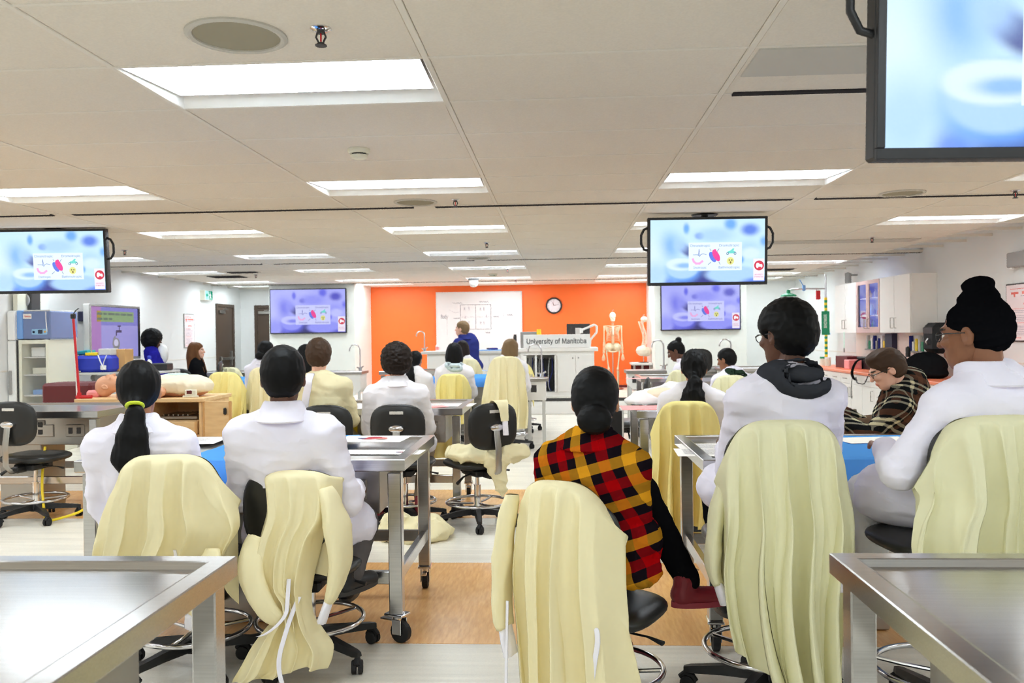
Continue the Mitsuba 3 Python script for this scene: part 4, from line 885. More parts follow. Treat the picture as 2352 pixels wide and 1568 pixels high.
kg = thing('yellow_gown', 'yellow gown tied round the back and seat of the empty black chair in the middle', 'gown', 'loose yellow gowns')
strap = [(.05, -.225, .80), (.05, -.222, .915), (.05, -.265, .945), (.05, -.305, .915), (.05, -.334, .80)]
put(kg, xf(wrinkle(snet(lambda P: smin(smin(ell(P, (-.02, -.13, .545), (.24, .12, .055)), ell(P, (-.15, -.04, .56), (.11, .13, .05)), .05), smin(ell(P, (.15, -.28, .56), (.12, .06, .06)), cap(P * A([1, 1.6, 1], np.float32), (.02, -.42 * 1.0, .50), (.05, -.46, .26), .085, .02), .06), .04), (-.34, -.42, .14), (.34, .16, .68), .010), .034, 12, 5), Me), 'm_gown', True)
part(kg, 'strap', xf(wrinkle(ribbon(strap, [.13, .135, .12, .09, .06]), .004, 40, 2), Me), 'm_gown', True)
part(kg, 'cuff', xf(tube([(.05, -.335, .80), (.05, -.345, .70)], .034, 12, flat=.4), Me), 'm_knit', 40)
kf = thing('yellow_gown', 'yellow gown crumpled in a heap on the floor between the tables', 'gown', 'loose yellow gowns')
hx, hy, _ = (-1.035, 5.838, 0)
put(kf, wrinkle(snet(lambda P: np.maximum(smin(smin(ell(P, (hx, hy + .02, .03), (.27, .20, .075)), ell(P, (hx - .13, hy + .05, .07), (.11, .12, .10)), .06), ell(P, (hx + .12, hy, .07), (.13, .13, .065)), .06), .008 - P[..., 2]), (hx - .36, hy - .3, -.02), (hx + .36, hy + .34, .26), .010), .045, 11, 8), 'm_gown', True)
kf = thing('yellow_gown', 'yellow gown hanging behind the far edge of the middle left table', 'gown', 'loose yellow gowns')
put(kf, solid(np.vstack([np.stack([np.linspace(-1.165, -0.917, 40), 7.41 + .018 * np.sin(np.linspace(0, 16, 40)) * (1.05 - z), np.full(40, z)], 1) for z in np.linspace(.85, .33, 24)]), 40, 24, .003), 'm_gown_deep', True)

# --- far rows
def far_set(px_y, seat, zt, gl, cl, prof, hem, seed, m='m_gown'):
    x, y = px_y
    row_gown(x, y, 0, seat, cl, gl, prof, zt, hem, seed=seed, n=4.0, amp=.070, nu=52, nv=32, m=m)
W1 = lambda zt, lo=.3, a=.20, b=.225: [(zt, -a, a), (zt - .2, -a - .02, a + .02), (lo, -b, b)]
far_set((-0.633, 10.3), .715, 1.145, 'tall yellow gown over the far chair in the middle aisle', 'far lab chair in the middle aisle', [(1.139, -0.175, 0.174), (0.994, -0.229, 0.229), (0.577, -0.266, 0.26), (0.291, -0.239, 0.23)], (.36, .28, .30), 51)
far_set((-1.326, 10.7), .49, .925, 'yellow gown over the chair of the woman with the pale blue hood', 'far lab chair of the woman with the pale blue hood', W1(.925), (.35, .3, .35), 52, 'm_gown_deep')
far_set((-3.831, 9.72), .58, 1.02, 'bright yellow gown over the far chair beside the wooden cabinet', 'far lab chair beside the wooden cabinet', [(0.994, -0.13, 0.134), (0.804, -0.194, 0.192), (0.655, -0.227, 0.23), (0.306, -0.162, 0.083)], (.30, .28, .32), 53, 'm_gown_deep')
far_set((-3.426, 9.92), .63, 1.06, 'yellow gown over the far chair left of the boy with short black hair', 'far lab chair left of the boy with short black hair', [(1.041, -0.121, 0.107), (0.787, -0.187, 0.165), (0.381, -0.266, 0.21)], (.35, .3, .3), 54)
far_set((-5.213, 13.3), .51, .945, 'small pale yellow gown on the farthest left chair before the brown door', 'farthest left lab chair before the brown door', W1(.945), (.4, .4, .4), 55, 'm_gown_green')
far_set((1.413, 12.75), .45, .87, 'small pale green-yellow gown on the chair below the spine model', 'far lab chair below the spine model', W1(.87), (.4, .4, .4), 56, 'm_gown_green')
far_set((1.506, 10.55), .52, .955, 'pale yellow gown on the chair behind the girl with the top bun', 'far lab chair of the girl with the top bun', W1(.955), (.4, .4, .4), 57, 'm_gown_green')
far_set((1.858, 9.5), .50, .935, 'pale yellow gown on the chair of the student with the green hood', 'far lab chair of the student with the green hood', W1(.935), (.4, .4, .4), 58, 'm_gown_green')
far_set((-1.35, 12.55), .64, 1.06, 'yellow gown on the chair in front of the man in the blue suit', 'far lab chair in front of the man in the blue suit', W1(1.06), (.5, .5, .5), 59)
far_set((-0.578, 12.3), .56, .995, 'yellow gown right of the tall gown in the middle aisle', 'far lab chair right of the tall gown in the middle aisle', W1(.995), (.5, .5, .5), 60, 'm_gown_deep')
chair(1.957, 12.2, .76, 0, 'far black lab chair under the right wall screen')
chair(-5.464, 12.2, .56, -15, 'far black lab chair left of the woman in black')
chair(-5.517, 12.75, .64, 105, 'far black lab chair of the woman in black')
chair(0.627, 8.5, .55, 80, 'black lab chair at the end of the right middle table')
F_ = dict(h=.022)
person('student with a black ponytail and white lab coat, second row from the front counter', (-1.845, 10.75, 1.098), (-1.868, 10.75, .62), 0, -14, 6, 'tan', ('tail', 'black'), 'm_coat_warm', seed=61, **F_)
person('woman with straight black hair and a pale blue hood over a white coat', (-1.337, 10.72, 1.183), (-1.348, 10.75, .60), 0, 0, 4, 'tan', ('bob', 'black'), 'm_coat_warm', hood='m_hood_blue', collar=False, seed=62, s=1.05, **F_)
person('student with straight brown hair half hidden behind the woman with the pale blue hood', (-1.44, 12.5, 1.207), (-1.416, 12.55, .72), 0, 10, 4, 'light', ('bob', 'darkbrown'), 'm_coat_warm', seed=63, **F_)
person('student with light brown hair behind the tall yellow gown in the middle aisle', (-0.587, 10.35, 1.236), (-0.617, 10.35, .80), 0, -30, 6, 'light', ('bob', 'lightbrown'), 'm_coat_warm', seed=64, s=.96, **F_)
person('girl in profile with a black top bun and white coat at the far right', (1.44, 10.45, 1.189), (1.663, 10.50, .62), 52, 76, 28, 'dark', ('topbun', 'black'), 'm_coat', seed=65, neck_back=.05, arms=((-.06, .16, -.24, .0, .38, -.34), (.06, .16, -.24, .0, .38, -.34)), **F_)
person('student with very short hair and a dark green hood over a white coat', (1.858, 9.45, 1.107), (1.89, 9.5, .60), 20, 50, 16, 'brown', ('short', 'black'), 'm_coat', hood='m_hood_green', collar=False, seed=66, **F_)
person('student with black hair pinned up in a bun at the far left, white lab coat', (-3.611, 10.2, 1.254), (-3.658, 10.25, .72), 0, -25, 6, 'tan', ('lowbun', 'black'), 'm_coat', seed=67, **F_)
person('student with long black hair mostly hidden behind the man in the yellow gown', (-3.002, 9.8, 1.193), (-2.993, 9.85, .68), 0, 15, 6, 'tan', ('long', 'black'), 'm_coat', seed=68, **F_)
person('man in a blue suit with short light brown hair standing and looking at the whiteboard', (-1.523, 13.2, 1.518), (-1.381, 13.35, .90), 48, 74, -2, 'light', ('short', 'lightbrown'), 'm_suit', 'm_suit', seed=69, skirt=False, topname='suit_jacket', neck_back=.05, knees=[(-1.409 - .06, 13.36, .48), (-1.409 + .10, 13.42, .48)], ankles=[(-1.409 - .06, 13.38, .08), (-1.409 + .10, 13.44, .08)], arms=((-.02, .10, -.28, -.02, .24, -.46), (.06, .04, -.28, .08, .12, -.54)), **F_)
ks = max(k for k in labels if k.startswith('person')); part(ks, 'shirt_collar', ring((0, 0, 0), .062, .016, 20, 8, mv(*(-1.488, 13.24, 1.38))), 'm_white', True)
person('woman standing with a round black afro, bright blue blazer and white blouse, arms folded', (-6.176, 12.5, 1.397), (-6.086, 12.5, .88), -58, -75, 4, 'dark', ('afro', 'black'), 'm_blazer', 'm_trouser_white', seed=70, skirt=False, topname='blazer', knees=[(-6.086 - .04, 12.58, .47), (-6.086 + .04, 12.42, .47)], ankles=[(-6.086 - .05, 12.6, .08), (-6.086 + .03, 12.42, .08)], arms=((-.06, .06, -.27, .10, .22, -.30), (.06, .06, -.27, -.08, .22, -.27)), **F_)
ks = max(k for k in labels if k.startswith('person')); part(ks, 'blouse', snet(lambda P: ell(P, (-6.086 + .05, 12.50, 1.19), (.085, .085, .15)), (-6.007 - .2, 12.2, .9), (-6.007 + .2, 12.8, 1.5), .02), 'm_white', True)
person('woman in black with long reddish-brown hair sitting at the far left table', (-5.586, 12.7, 1.226), (-5.577, 12.72, .70), -62, -80, -2, 'light', ('long', 'auburn'), 'm_black_cloth', seed=71, skirt=False, topname='jacket', collar=False, arms=((-.06, .10, -.26, .05, .30, -.32), (.06, .10, -.26, -.04, .32, -.32)), **F_)

# ================================================================ on the tables
def drape(label, x0, x1, y0, y1, over, z=TH, m='m_drape', seed=0, back=0, nx=60):
    """A sheet on a table top that hangs over its near edge y0 by over."""
    rows = []
    for t in np.linspace(0, 1, 12): rows.append((y0 - .010 - .012 * math.sin(3.1 * t), z - over * (1 - t)))
    rows.append((y0 + .006, z + .009))
    for t in np.linspace(.03, 1, 16): rows.append((y0 + t * (y1 - y0), z + .008))
    u = np.linspace(0, 1, nx); V = []
    for i, (y, zz) in enumerate(rows):
        k = max(0, 1 - i / 12)
        V.append(np.stack([x0 + (x1 - x0) * u, y - k * .014 * (1 + np.sin(u * 17 + seed)) + 0 * u, zz + (.004 * meshkit.noise(np.stack([u * 9 + seed, u * 0 + i * .6, u * 0], 1)) if i > 12 else 0 * u)], 1))
    return solo('blue_drape', label, 'drape', solid(np.vstack(V), nx, len(rows), .003), m, 40, group='blue drapes on the steel tables')
drape('blue drape on the front left table between the ponytail girl and the boy', -1.739, -1.078 - .04, 3.80, 4.66, .16)
drape('blue drape on the front right table beside the man in the turban', .95, 2.35, 3.74, 4.50, .26, seed=2)
drape('blue drape on the far middle table behind the woman with the pale blue hood', -1.709, -0.845, 10.99, 11.8, .12, seed=3)
drape('blue drape on the far left table behind the bright yellow gown', -4.841, -3.962, 10.99, 11.8, .10, seed=4)
def paper(x, y, w, h, yaw, lb, print_=None, z=TH + .017, name='paper_sheet', c='m_paper'):
    k = solo(name, lb, 'paper', xf(cbox(w, h, .0015, (0, 0, 0), .0003), mv(x, y, z, yaw)), c)
    if print_:
        P = Print(); print_(P, w, h); m, col = P.mesh(); part(k, 'print', xf(m, mv(x, y, z + .001, yaw)), 'm_print', color=col)
    return k
def heart_print(P, w, h):
    for i, (x, y, r) in enumerate(((-.02, 0, .05), (.03, .01, .045), (.0, .03, .04), (.05, -.02, .03), (-.06, -.01, .025))): P.oval(x, y, r, r * .8, ((226, 120, 124), (236, 150, 150), (200, 90, 100), (236, 160, 150), (160, 170, 210))[i], 1 + i)
def lines_print(P, w, h):
    for i in range(7): P.rect(-w * .4, h * .35 - i * h * .1, w * (.1 + .28 * ((i * 7) % 3) / 2), h * .35 - i * h * .1 + h * .02, (150, 150, 168), 1)
def blot_print(P, w, h):
    P.oval(w * .22, -h * .05, .020, .016, (200, 130, 140), 1); P.oval(w * .20, -h * .12, .012, .010, (150, 150, 180), 2)
x, y, _ = (-0.997, 4.445, 0.86); paper(x, y, .36, .26, -4, 'white sheet with a red heart drawing on the front left table', heart_print, TH + .016)
x, y, _ = (-0.879, 4.133, 0.86); paper(x, y, .40, .16, -3, 'plain white sheet with a small stamp near the right end of the front left table', blot_print, TH - .012)
x, y, _ = (-1.983, 4.529, 0.86); paper(x - .05, y, .34, .30, 5, 'white sheets behind the girl with the low ponytail', lines_print, TH + .001)
x, y, _ = (0.755, 4.26, 0.86); paper(x, y, .32, .24, 2, 'white printed sheet at the left end of the front right table', lines_print, TH - .012); paper(x - .02, y - .20, .36, .26, -3, 'second white sheet at the left end of the front right table, nearer the edge', lines_print, TH - .012)
x, y, _ = (1.575, 4.29, 0.86); paper(x, y, .36, .22, 8, 'white sheets on the blue drape beside the man in the turban', None, TH + .014); paper(x + .12, y - .16, .26, .16, -10, 'pink sheet on the blue drape beside the man in the turban', None, TH + .017, c='m_pink')
k = thing('dissecting_tools', 'small metal tools lying on the blue drape of the front right table', 'tool'); part(k, 'scissors', join(tube([(1.62, 4.02, TH + .018), (1.78, 4.05, TH + .018)], .006, 6), ring((1.60, 4.03, TH + .018), .02, .004, 14, 6), ring((1.60, 3.99, TH + .018), .02, .004, 14, 6)), 'm_steel_plain', 40)
x, y, _ = (-0.955, 6.912, 0.86); paper(x, y, .5, .3, -4, 'white sheets on the middle left table behind the empty chair', lines_print, TH - .012); x, y, _ = (-1.014, 6.705, 0.86); paper(x, y, .22, .16, 25, 'pink sheet on the middle left table', None, TH - .008, c='m_pink')
x, y, _ = (0.592, 6.392, 0.86); paper(x + .02, y - .05, .30, .36, 0, 'pink sheet at the left end of the right middle table', None, TH + .003, c='m_pink'); paper(x + .28, y, .34, .26, 4, 'white sheet beside the pink sheet on the right middle table', lines_print, TH - .010)
bx, by, bz = (0.783, 6.75, 0.98)
k = solo('plastic_bag', 'white plastic bag of pale cloth on the right middle table', 'bag', wrinkle(snet(lambda P: smin(smin(ell(P, (bx, by, TH + .05), (.20, .17, .06)), ell(P, (bx + .12, by + .05, TH + .09), (.13, .12, .07)), .06), ell(P, (bx - .14, by - .03, TH + .03), (.12, .14, .03)), .05), (bx - .34, by - .26, TH - .02), (bx + .34, by + .26, TH + .22), .012), .026, 11, 3), 'm_white', True)
part(k, 'cloth', snet(lambda P: ell(P, (bx + .03, by - .06, TH + .075), (.14, .13, .055)), (bx - .2, by - .3, TH - .02), (bx + .25, by + .2, TH + .2), .014), 'm_beige_cloth', True)
x, y, _ = (1.051, 10.438, 0.86); paper(x, y, .45, .2, 0, 'pink sheet on the far right table by the girl with the top bun', None, TH + .002, c='m_pink')
x, y, _ = (-0.325, 10.598, 0.86); paper(x, y, .35, .12, 0, 'open white book at the right end of the far middle table', None, TH + .006)
x, y, _ = (-1.265, 13.085, 0.86); paper(x, y, .3, .2, 10, 'blue pad on the table under the hand of the man in the blue suit', None, TH + .004, c='m_bluelight')

# ================================================================ wet benches with sinks and taps
def tap(k, M, h=.34, r=.085, t=.011):
    a = np.linspace(0, math.pi * 1.08, 16); pts = [(0, 0, 0), (0, 0, h * .5), (0, 0, h)] + [(-r + r * math.cos(q), 0, h + r * math.sin(q)) for q in a[1:]]
    f = part(k, 'faucet', xf(tube(pts, t, 10), M), 'm_chrome', 40)
    part(f, 'tap_body', xf(join(cyl((0, 0, 0), (0, 0, .05), .028), tube([(0, 0, .04), (.055, 0, .075)], .012, 8), tube([(0, 0, .04), (-.055, 0, .055)], .012, 8)), M), 'm_chrome', 40)
def sink(label, x0, x1, y0, y1, top, deep, tx, ty, cut=0, legs=True):
    k = thing('sink_unit', label, 'sink', 'white sink units at the ends of the far tables')
    part(k, 'steel_top', span((x0, y0, top - .045), (x1, y1, top), .006), 'm_steel_plain')
    Z = top - .045; xa, xb = x0 + .03, x1 - .03
    poly = [(xa + max(cut, 0), Z - deep), (xb + min(cut, 0), Z - deep), (xb, Z - deep + abs(min(cut, 0))), (xb, Z), (xa, Z), (xa, Z - deep + max(cut, 0))]
    part(k, 'basin_housing', prism(poly, y1 - y0 - .06, A([[1, 0, 0, 0], [0, 0, 1, y0 + .03], [0, 1, 0, 0], [0, 0, 0, 1.0]])), 'm_laminate')
    o = part(k, 'outlet', cbox(.07, .012, .09, (xa + .09, y0 + .028, Z - deep * .38), .003), 'm_dark')
    for lx in (x0 + .06, x1 - .06):
        for ly in (y0 + .06, y1 - .06): part(k, 'leg', span((lx - .02, ly - .02, 0), (lx + .02, ly + .02, Z - deep + .02 + abs(cut)), .003), 'm_lightgrey')
    tap(k, mv(tx, ty, top))
sink('white sink unit with a gooseneck tap in front of the lectern', -0.443, -0.138, 10.62, 10.90, .865, .24, -0.222, 10.78)
sink('white sink unit with a gooseneck tap left of the orange wall', -3.764, -3.111, 13.1, 13.6, .865, .30, -3.205, 13.4, -.06)
sink('white sink unit with a cut lower corner below the skeleton', 0.952, 1.522, 11.95, 12.4, .885, .22, 1.516, 12.25, .06)
sink('white sink unit at the far right end of the room below the right wall screen', 2.398, 2.685, 12.6, 13.1, .88, .22, 2.598, 12.85)

# ================================================================ the stage: bench, lectern, skeleton, whiteboard, clock
k = thing('demonstration_bench', 'long white demonstration bench with a dark top on the stage under the whiteboard', 'bench')
part(k, 'body', span((-2.42, 15.32, .27), (-.70, 15.95, 1.075), .006), 'm_laminate'); part(k, 'worktop', span((-2.52, 15.24, 1.075), (-.68, 16.0, 1.125), .006), 'm_lightgrey')
for i in range(3): part(k, 'front_panel', span((-2.41 + .57 * i, 15.308, .34), (-1.85 + .57 * i, 15.325, 1.05), .004), 'm_laminate')
tap(k, mv(-2.506, 15.6, 1.125), .30, .075)
solo('blue_drape', 'blue pad lying on the demonstration bench', 'drape', span((-1.48, 15.30, 1.125), (-.98, 15.7, 1.145), .004), 'm_bluelight', group='blue drapes on the steel tables')
solo('purple_cloth', 'small violet cloth on the blue pad of the demonstration bench', 'cloth', wrinkle(snet(lambda P: ell(P, (-1.20, 15.42, 1.155), (.09, .07, .022)), (-1.35, 15.3, 1.1), (-1.05, 15.55, 1.22), .012), .012, 20, 2), 'm_suit', True)
for x, lb in ((-1.28, 'left black whiteboard eraser on the demonstration bench'), (-1.0, 'right black whiteboard eraser on the demonstration bench')): solo('eraser', lb, 'eraser', cbox(.17, .06, .045, (x, 15.88, 1.148), .006), 'm_dark')
k = thing('soap_bottle', 'small clear bottle with a red label on the demonstration bench by the tap', 'bottle'); part(k, 'body', lathe([(.001, 0), (.035, 0), (.035, .10), (.015, .125), (.015, .15), (.001, .15)], 16, mv(-2.28, 15.7, 1.125)), 'm_white', 40); part(k, 'label', lathe([(.0355, .02), (.036, .02), (.036, .08), (.0355, .08)], 16, mv(-2.28, 15.7, 1.125)), 'm_pink', 40)
k = thing('lectern', 'white lectern cabinet with an open left door full of cables and a lettered top panel', 'lectern')
x0, x1, y0 = -.70, .64, 15.25
part(k, 'body', join(span((x0, y0, .29), (x0 + .05, 16.0, 1.10), .004), span((-.05, y0, .29), (x1, 16.0, 1.10), .004), span((x0, 15.9, .29), (x1, 16.0, 1.10), .004), span((x0, y0, .29), (x1, 16.0, .36), .004), span((x0, y0, 1.04), (x1, 16.0, 1.10), .004), span((x0 - .02, y0 - .02, .272), (x1, 16.0, .30), .003)), 'm_laminate')
part(k, 'worktop', span((x0 - .06, y0 - .06, 1.10), (x1 + .07, 16.05, 1.165), .008), 'm_laminate')
part(k, 'sign_panel', span((x0 + .06, y0 - .03, 1.165), (x1 - .07, y0 + .03, 1.41), .006), 'm_white')
P = Print(); P.text('University of Manitoba', 0, 0, .088, (86, 86, 88), 1, True, width=1.08); m, c = P.mesh(); part(k, 'lettering', xf(m, face_y(-.04, y0 - .031, 1.245)), 'm_print', color=c, label='dark grey University of Manitoba lettering')
for i, (a, b) in enumerate(((-.03, .30), (.305, x1 - .01))):
    d = part(k, 'door', span((a, y0 - .018, .37), (b, y0, 1.035), .004), 'm_laminate'); part(d, 'knob', cbox(.02, .02, .03, ((b - .05) if i == 0 else (a + .05), y0 - .026, .98), .005), 'm_grey')
d = part(k, 'open_door', xf(span((0, -.018, .37), (.28, 0, 1.035), .004), mv(x0 + .02, y0, 0, -68)), 'm_laminate')
part(k, 'side_door', span((-.08, y0 - .10, .37), (-.05, y0, 1.035), .004), 'm_laminate'); part(k, 'inner_post', span((-.44, y0 + .05, .36), (-.40, y0 + .1, 1.04), .003), 'm_white')
part(k, 'equipment_rack', span((-.40, y0 + .35, .36), (-.10, 15.88, .95), .006), 'm_black')
rg = np.random.default_rng(5)
for i in range(12): part(k, 'cable', tube(smooth_path([(-.62 + .045 * i, y0 + .30, .98), (-.60 + .04 * i + rg.uniform(-.05, .05), y0 + .18, .75), (-.52 + .035 * i + rg.uniform(-.06, .06), y0 + .12, .52), (-.42 + .025 * i, y0 + .2, .38)], 18), .009, 6), ('m_black', 'm_black', 'm_lightgrey', 'm_suit')[i % 4], True)
k = thing('lectern_monitor', 'black monitor seen from behind on the lectern with a white jointed arm', 'monitor'); part(k, 'panel', span((.15, 15.55, 1.27), (.58, 15.59, 1.60), .008), 'm_dark'); part(k, 'stand', join(cbox(.10, .03, .36, (.36, 15.52, 1.345), .006), cbox(.2, .16, .02, (.36, 15.55, 1.175), .005)), 'm_lightgrey'); part(k, 'arm', join(tube([(.42, 15.50, 1.48), (.66, 15.50, 1.58), (.70, 15.50, 1.55), (.70, 15.50, 1.44), (.58, 15.5, 1.30), (.57, 15.5, 1.165)], .022, 10), cbox(.06, .06, .09, (.42, 15.49, 1.47), .01)), 'm_white', 40)
solo('yellow_cup', 'bright yellow upturned cup on the lectern behind the sign panel', 'cup', lathe([(.001, 0), (.060, 0), (.038, .345), (.001, .345)], 24, mv(-.36, 15.40, 1.165)), 'm_yellow', 40)
solo('control_box', 'grey control box on the lectern left of the yellow cup', 'box', cbox(.30, .14, .30, (-.55, 15.46, 1.315), .008), 'm_grey')
solo('wall_switch', 'small black switch box on the whiteboard edge beside the lectern', 'switch', join(cbox(.06, .03, .09, (-.80, 15.42, 1.34), .004), cbox(.06, .03, .06, (-.80, 15.42, 1.24), .004), cbox(.05, .02, .3, (-.80, 15.44, 1.27), .003)), 'm_dark')
k = thing('whiteboard', 'large whiteboard with a faint hand-drawn diagram on the orange wall', 'whiteboard')
part(k, 'board', span((-2.59, 17.81, 1.02), (-.78, 17.85, 2.325), .004), 'm_board')
part(k, 'frame', join([span(a, b, .002) for a, b in (((-2.605, 17.80, 1.0), (-2.585, 17.855, 2.34)), ((-.785, 17.80, 1.0), (-.765, 17.855, 2.34)), ((-2.605, 17.80, 2.32), (-.765, 17.855, 2.34)), ((-2.605, 17.76, 1.0), (-.765, 17.855, 1.02)))]), 'm_lightgrey')
P = Print(); ink = (120, 116, 124); lt = (160, 152, 160); U = lambda a, b: (-.905 + a * 1.81, .65 - b * 1.3)
for a, b in (((.28, .20), (.64, .20)), ((.28, .20), (.28, .60)), ((.64, .20), (.64, .60)), ((.36, .60), (.64, .60)), ((.46, .20), (.46, .60))): P.line([U(*a), U(*b)], .008, ink, 1)
P.line([U(.28, .40), U(.64, .40)], .004, lt, 1); P.text('Body', *U(.09, .42), .085, (110, 108, 116), 1, width=.15)
for a, b, w in ((.245, .17, .19), (.56, .155, .2), (.235, .42, .14), (.70, .40, .12), (.86, .375, .11), (.24, .66, .07), (.60, .66, .1)):
    x, y = U(a, b); P.line([(x - w / 2 + w * i / 9, y + .012 * (-1) ** i * (1 + .3 * math.sin(i * 5))) for i in range(10)], .007, ink, 1)
for a, b in ((.33, .26), (.385, .26), (.52, .27), (.56, .27), (.33, .49), (.385, .49), (.52, .5), (.56, .5), (.59, .39), (.34, .40)): x, y = U(a, b); P.line([(x - .012, y - .03), (x - .012, y + .03), (x + .012, y + .01), (x - .008, y), (x + .014, y - .03)], .006, lt, 1)
P.line([U(.79, .34), U(.79, .41)], .006, lt, 1); P.line([U(.15, .28), U(.22, .33), U(.28, .31)], .005, lt, 1); P.line([U(.12, .45), U(.12, .7)], .004, lt, 1)
m, c = P.mesh(); part(k, 'writing', xf(m, face_y(-1.685, 17.808, 1.672)), 'm_print', color=c)
k = thing('wall_clock', 'round wall clock with a black rim on the orange wall', 'clock'); M = face_y(-.09, 17.85, 2.02)
part(k, 'rim', xf(tube(np.stack([.158 * np.cos(np.linspace(0, 6.283, 49)[:-1]), .158 * np.sin(np.linspace(0, 6.283, 49)[:-1]), np.full(48, .03)], 1), .016, 10, True), M), 'm_black', 40)
P = Print(); P.oval(0, 0, .158, .158, (232, 228, 234), 1, 40)
for i in range(12): a = i * math.pi / 6; P.text(str(12 if i == 0 else i), .122 * math.sin(a), .122 * math.cos(a) - .011, .022, (60, 60, 64), 2)
P.line([(0, 0), (-.025, .065)], .010, (40, 40, 44), 3); P.line([(0, 0), (.095, .02)], .007, (40, 40, 44), 3); P.line([(0, 0), (-.02, .09)], .003, (190, 60, 60), 3)
m, c = P.mesh(); part(k, 'dial', xf(m, M @ mv(0, 0, .022)), 'm_print', color=c); part(k, 'case', xf(lathe([(.001, 0), (.15, 0), (.15, .022), (.001, .022)], 32), M), 'm_black')

def skeleton():
    k = thing('skeleton_model', 'life-size anatomical skeleton model standing before the orange wall', 'skeleton'); O = mv(1.105, 17.2, .30)
    b = lambda n, m, mm='m_bone': part(k, n, xf(m, O), mm, True)
    def sk(P):
        d = smin(ell(P, (0, .02, 1.475), (.068, .085, .075)), ell(P, (0, -.04, 1.41), (.050, .045, .055)), .03); d = smin(d, ell(P, (0, -.05, 1.372), (.038, .034, .018)), .015)
        for s in (-1, 1): d = np.maximum(d, -ell(P, (s * .027, -.080, 1.432), (.020, .04, .018)))
        d = np.maximum(d, -ell(P, (0, -.085, 1.402), (.011, .03, .015))); return d
    b('skull', snet(sk, (-.1, -.13, 1.33), (.1, .13, 1.57), .0065), 'm_bone_white')
    for i in range(22):
        z = 1.33 - i * .0225; b('vertebra', join(lathe([(.001, -.009), (.017 + .0006 * i, -.009), (.017 + .0006 * i, .009), (.001, .009)], 10, mv(0, .02 + .02 * math.sin(i * .3), z)), cbox(.07, .014, .008, (0, .04 + .02 * math.sin(i * .3), z), .003)))
    b('sternum', join(cbox(.036, .014, .15, (0, -.085, 1.16), .006), cbox(.05, .014, .05, (0, -.08, 1.235), .008)), 'm_bone_white')
    for s in (-1, 1):
        for i in range(10):
            z = 1.255 - i * .030; w = .075 + .055 * math.sin(min(1, (i + 1) / 7) * 1.57); e = min(1.0, 1.12 - .05 * i)
            b('rib', tube([(s * w * math.sin(a), .055 - .075 * (1 - math.cos(a)) - .0 * i, z - .05 * a / 3) for a in np.linspace(.1, 2.85 * e, 12)], .006, 6))
        b('clavicle', tube([(s * .02, -.075, 1.255), (s * .09, -.06, 1.27), (s * .165, -.01, 1.265)], .008, 7)); b('scapula', prism([(s * .07, 1.24), (s * .17, 1.27), (s * .15, 1.20), (s * .09, 1.08)], .008, A([[1, 0, 0, 0], [0, 0, 1, .07], [0, 1, 0, 0], [0, 0, 0, 1.0]])))
        b('humerus', tube([(s * .172, .01, 1.265), (s * .176, .0, 1.235), (s * .178, .0, 1.12), (s * .178, .0, .99), (s * .176, .0, .95)], [.022, .016, .011, .013, .020], 10))
        for q in (-1, 1): b('forearm_bone', tube([(s * .176 + q * .012, -.0, .945), (s * .182 + q * .014, -.01, .84), (s * .190 + q * .010, -.02, .71)], [.012, .008, .011], 8))
        for q in range(5): b('finger', tube([(s * .192, -.02, .70), (s * .195 + (q - 2) * .012, -.025, .635), (s * .197 + (q - 2) * .016, -.035, .55 + .012 * abs(q - 2))], [.009, .006, .004], 6))
        b('ilium', snet(lambda P: np.maximum(np.abs(ell(P, (s * .075, .03, .83), (.085, .10, .085))) - .008, P[..., 1] * .4 - .05 + 0 * P[..., 2]), (s * .075 - .12, -.1, .72), (s * .075 + .12, .16, .94), .012)); b('pubis', tube([(s * .10, -.01, .77), (s * .06, -.06, .745), (0, -.07, .735)], [.02, .014, .014], 8))
        b('femur', tube([(s * .10, .0, .765), (s * .135, .0, .745), (s * .122, .0, .65), (s * .10, .0, .45), (s * .092, .0, .395), (s * .09, 0, .375)], [.024, .022, .014, .013, .026, .028], 10)); b('patella', lathe([(.001, -.016), (.017, -.006), (.017, .006), (.001, .016)], 10, mv(s * .09, -.035, .385)))
        b('tibia', tube([(s * .09, 0, .36), (s * .09, 0, .33), (s * .088, 0, .20), (s * .088, 0, .055), (s * .088, 0, .035)], [.028, .019, .012, .015, .02], 10)); b('fibula', tube([(s * .115, .01, .34), (s * .113, .01, .2), (s * .108, .01, .04)], .007, 7)); b('foot_bones', tube([(s * .088, .05, .012), (s * .09, -.02, .03), (s * .10, -.13, .006)], [.016, .02, .012], 8))
    b('sacrum', prism([(-.045, .85), (.045, .85), (.015, .73), (-.015, .73)], .03, A([[1, 0, 0, 0], [0, 0, 1, .04], [0, 1, 0, 0], [0, 0, 0, 1.0]]))); b('hook', tube([(0, .02, 1.55), (0, .02, 1.585), (.02, .02, 1.60)], .006, 6), 'm_pink'); b('stand_pole', tube([(0, .10, 0), (0, .10, .8)], .012, 8), 'm_chrome'); b('stand_base', lathe([(.001, -.028), (.22, -.028), (.20, -.008), (.001, -.004)], 20, mv(0, .10, 0)), 'm_chrome')
skeleton()
k = thing('spine_model', 'anatomical spine model with a pelvis at the right end of the orange wall', 'spine model'); O = mv(1.70, 17.0, .99)
xs = lambda z: .05 * math.sin((z - .1) * 7.2)
for i in range(20):
    z = .16 + i * .026; part(k, 'vertebra', xf(join(lathe([(.001, -.010), (.026 - .0006 * i, -.010), (.026 - .0006 * i, .010), (.001, .010)], 10, mv(.01 + xs(z), 0, z)), cbox(.05, .05, .010, (-.03 + xs(z), 0, z - .006), .004)), O), 'm_bone_white', 40)
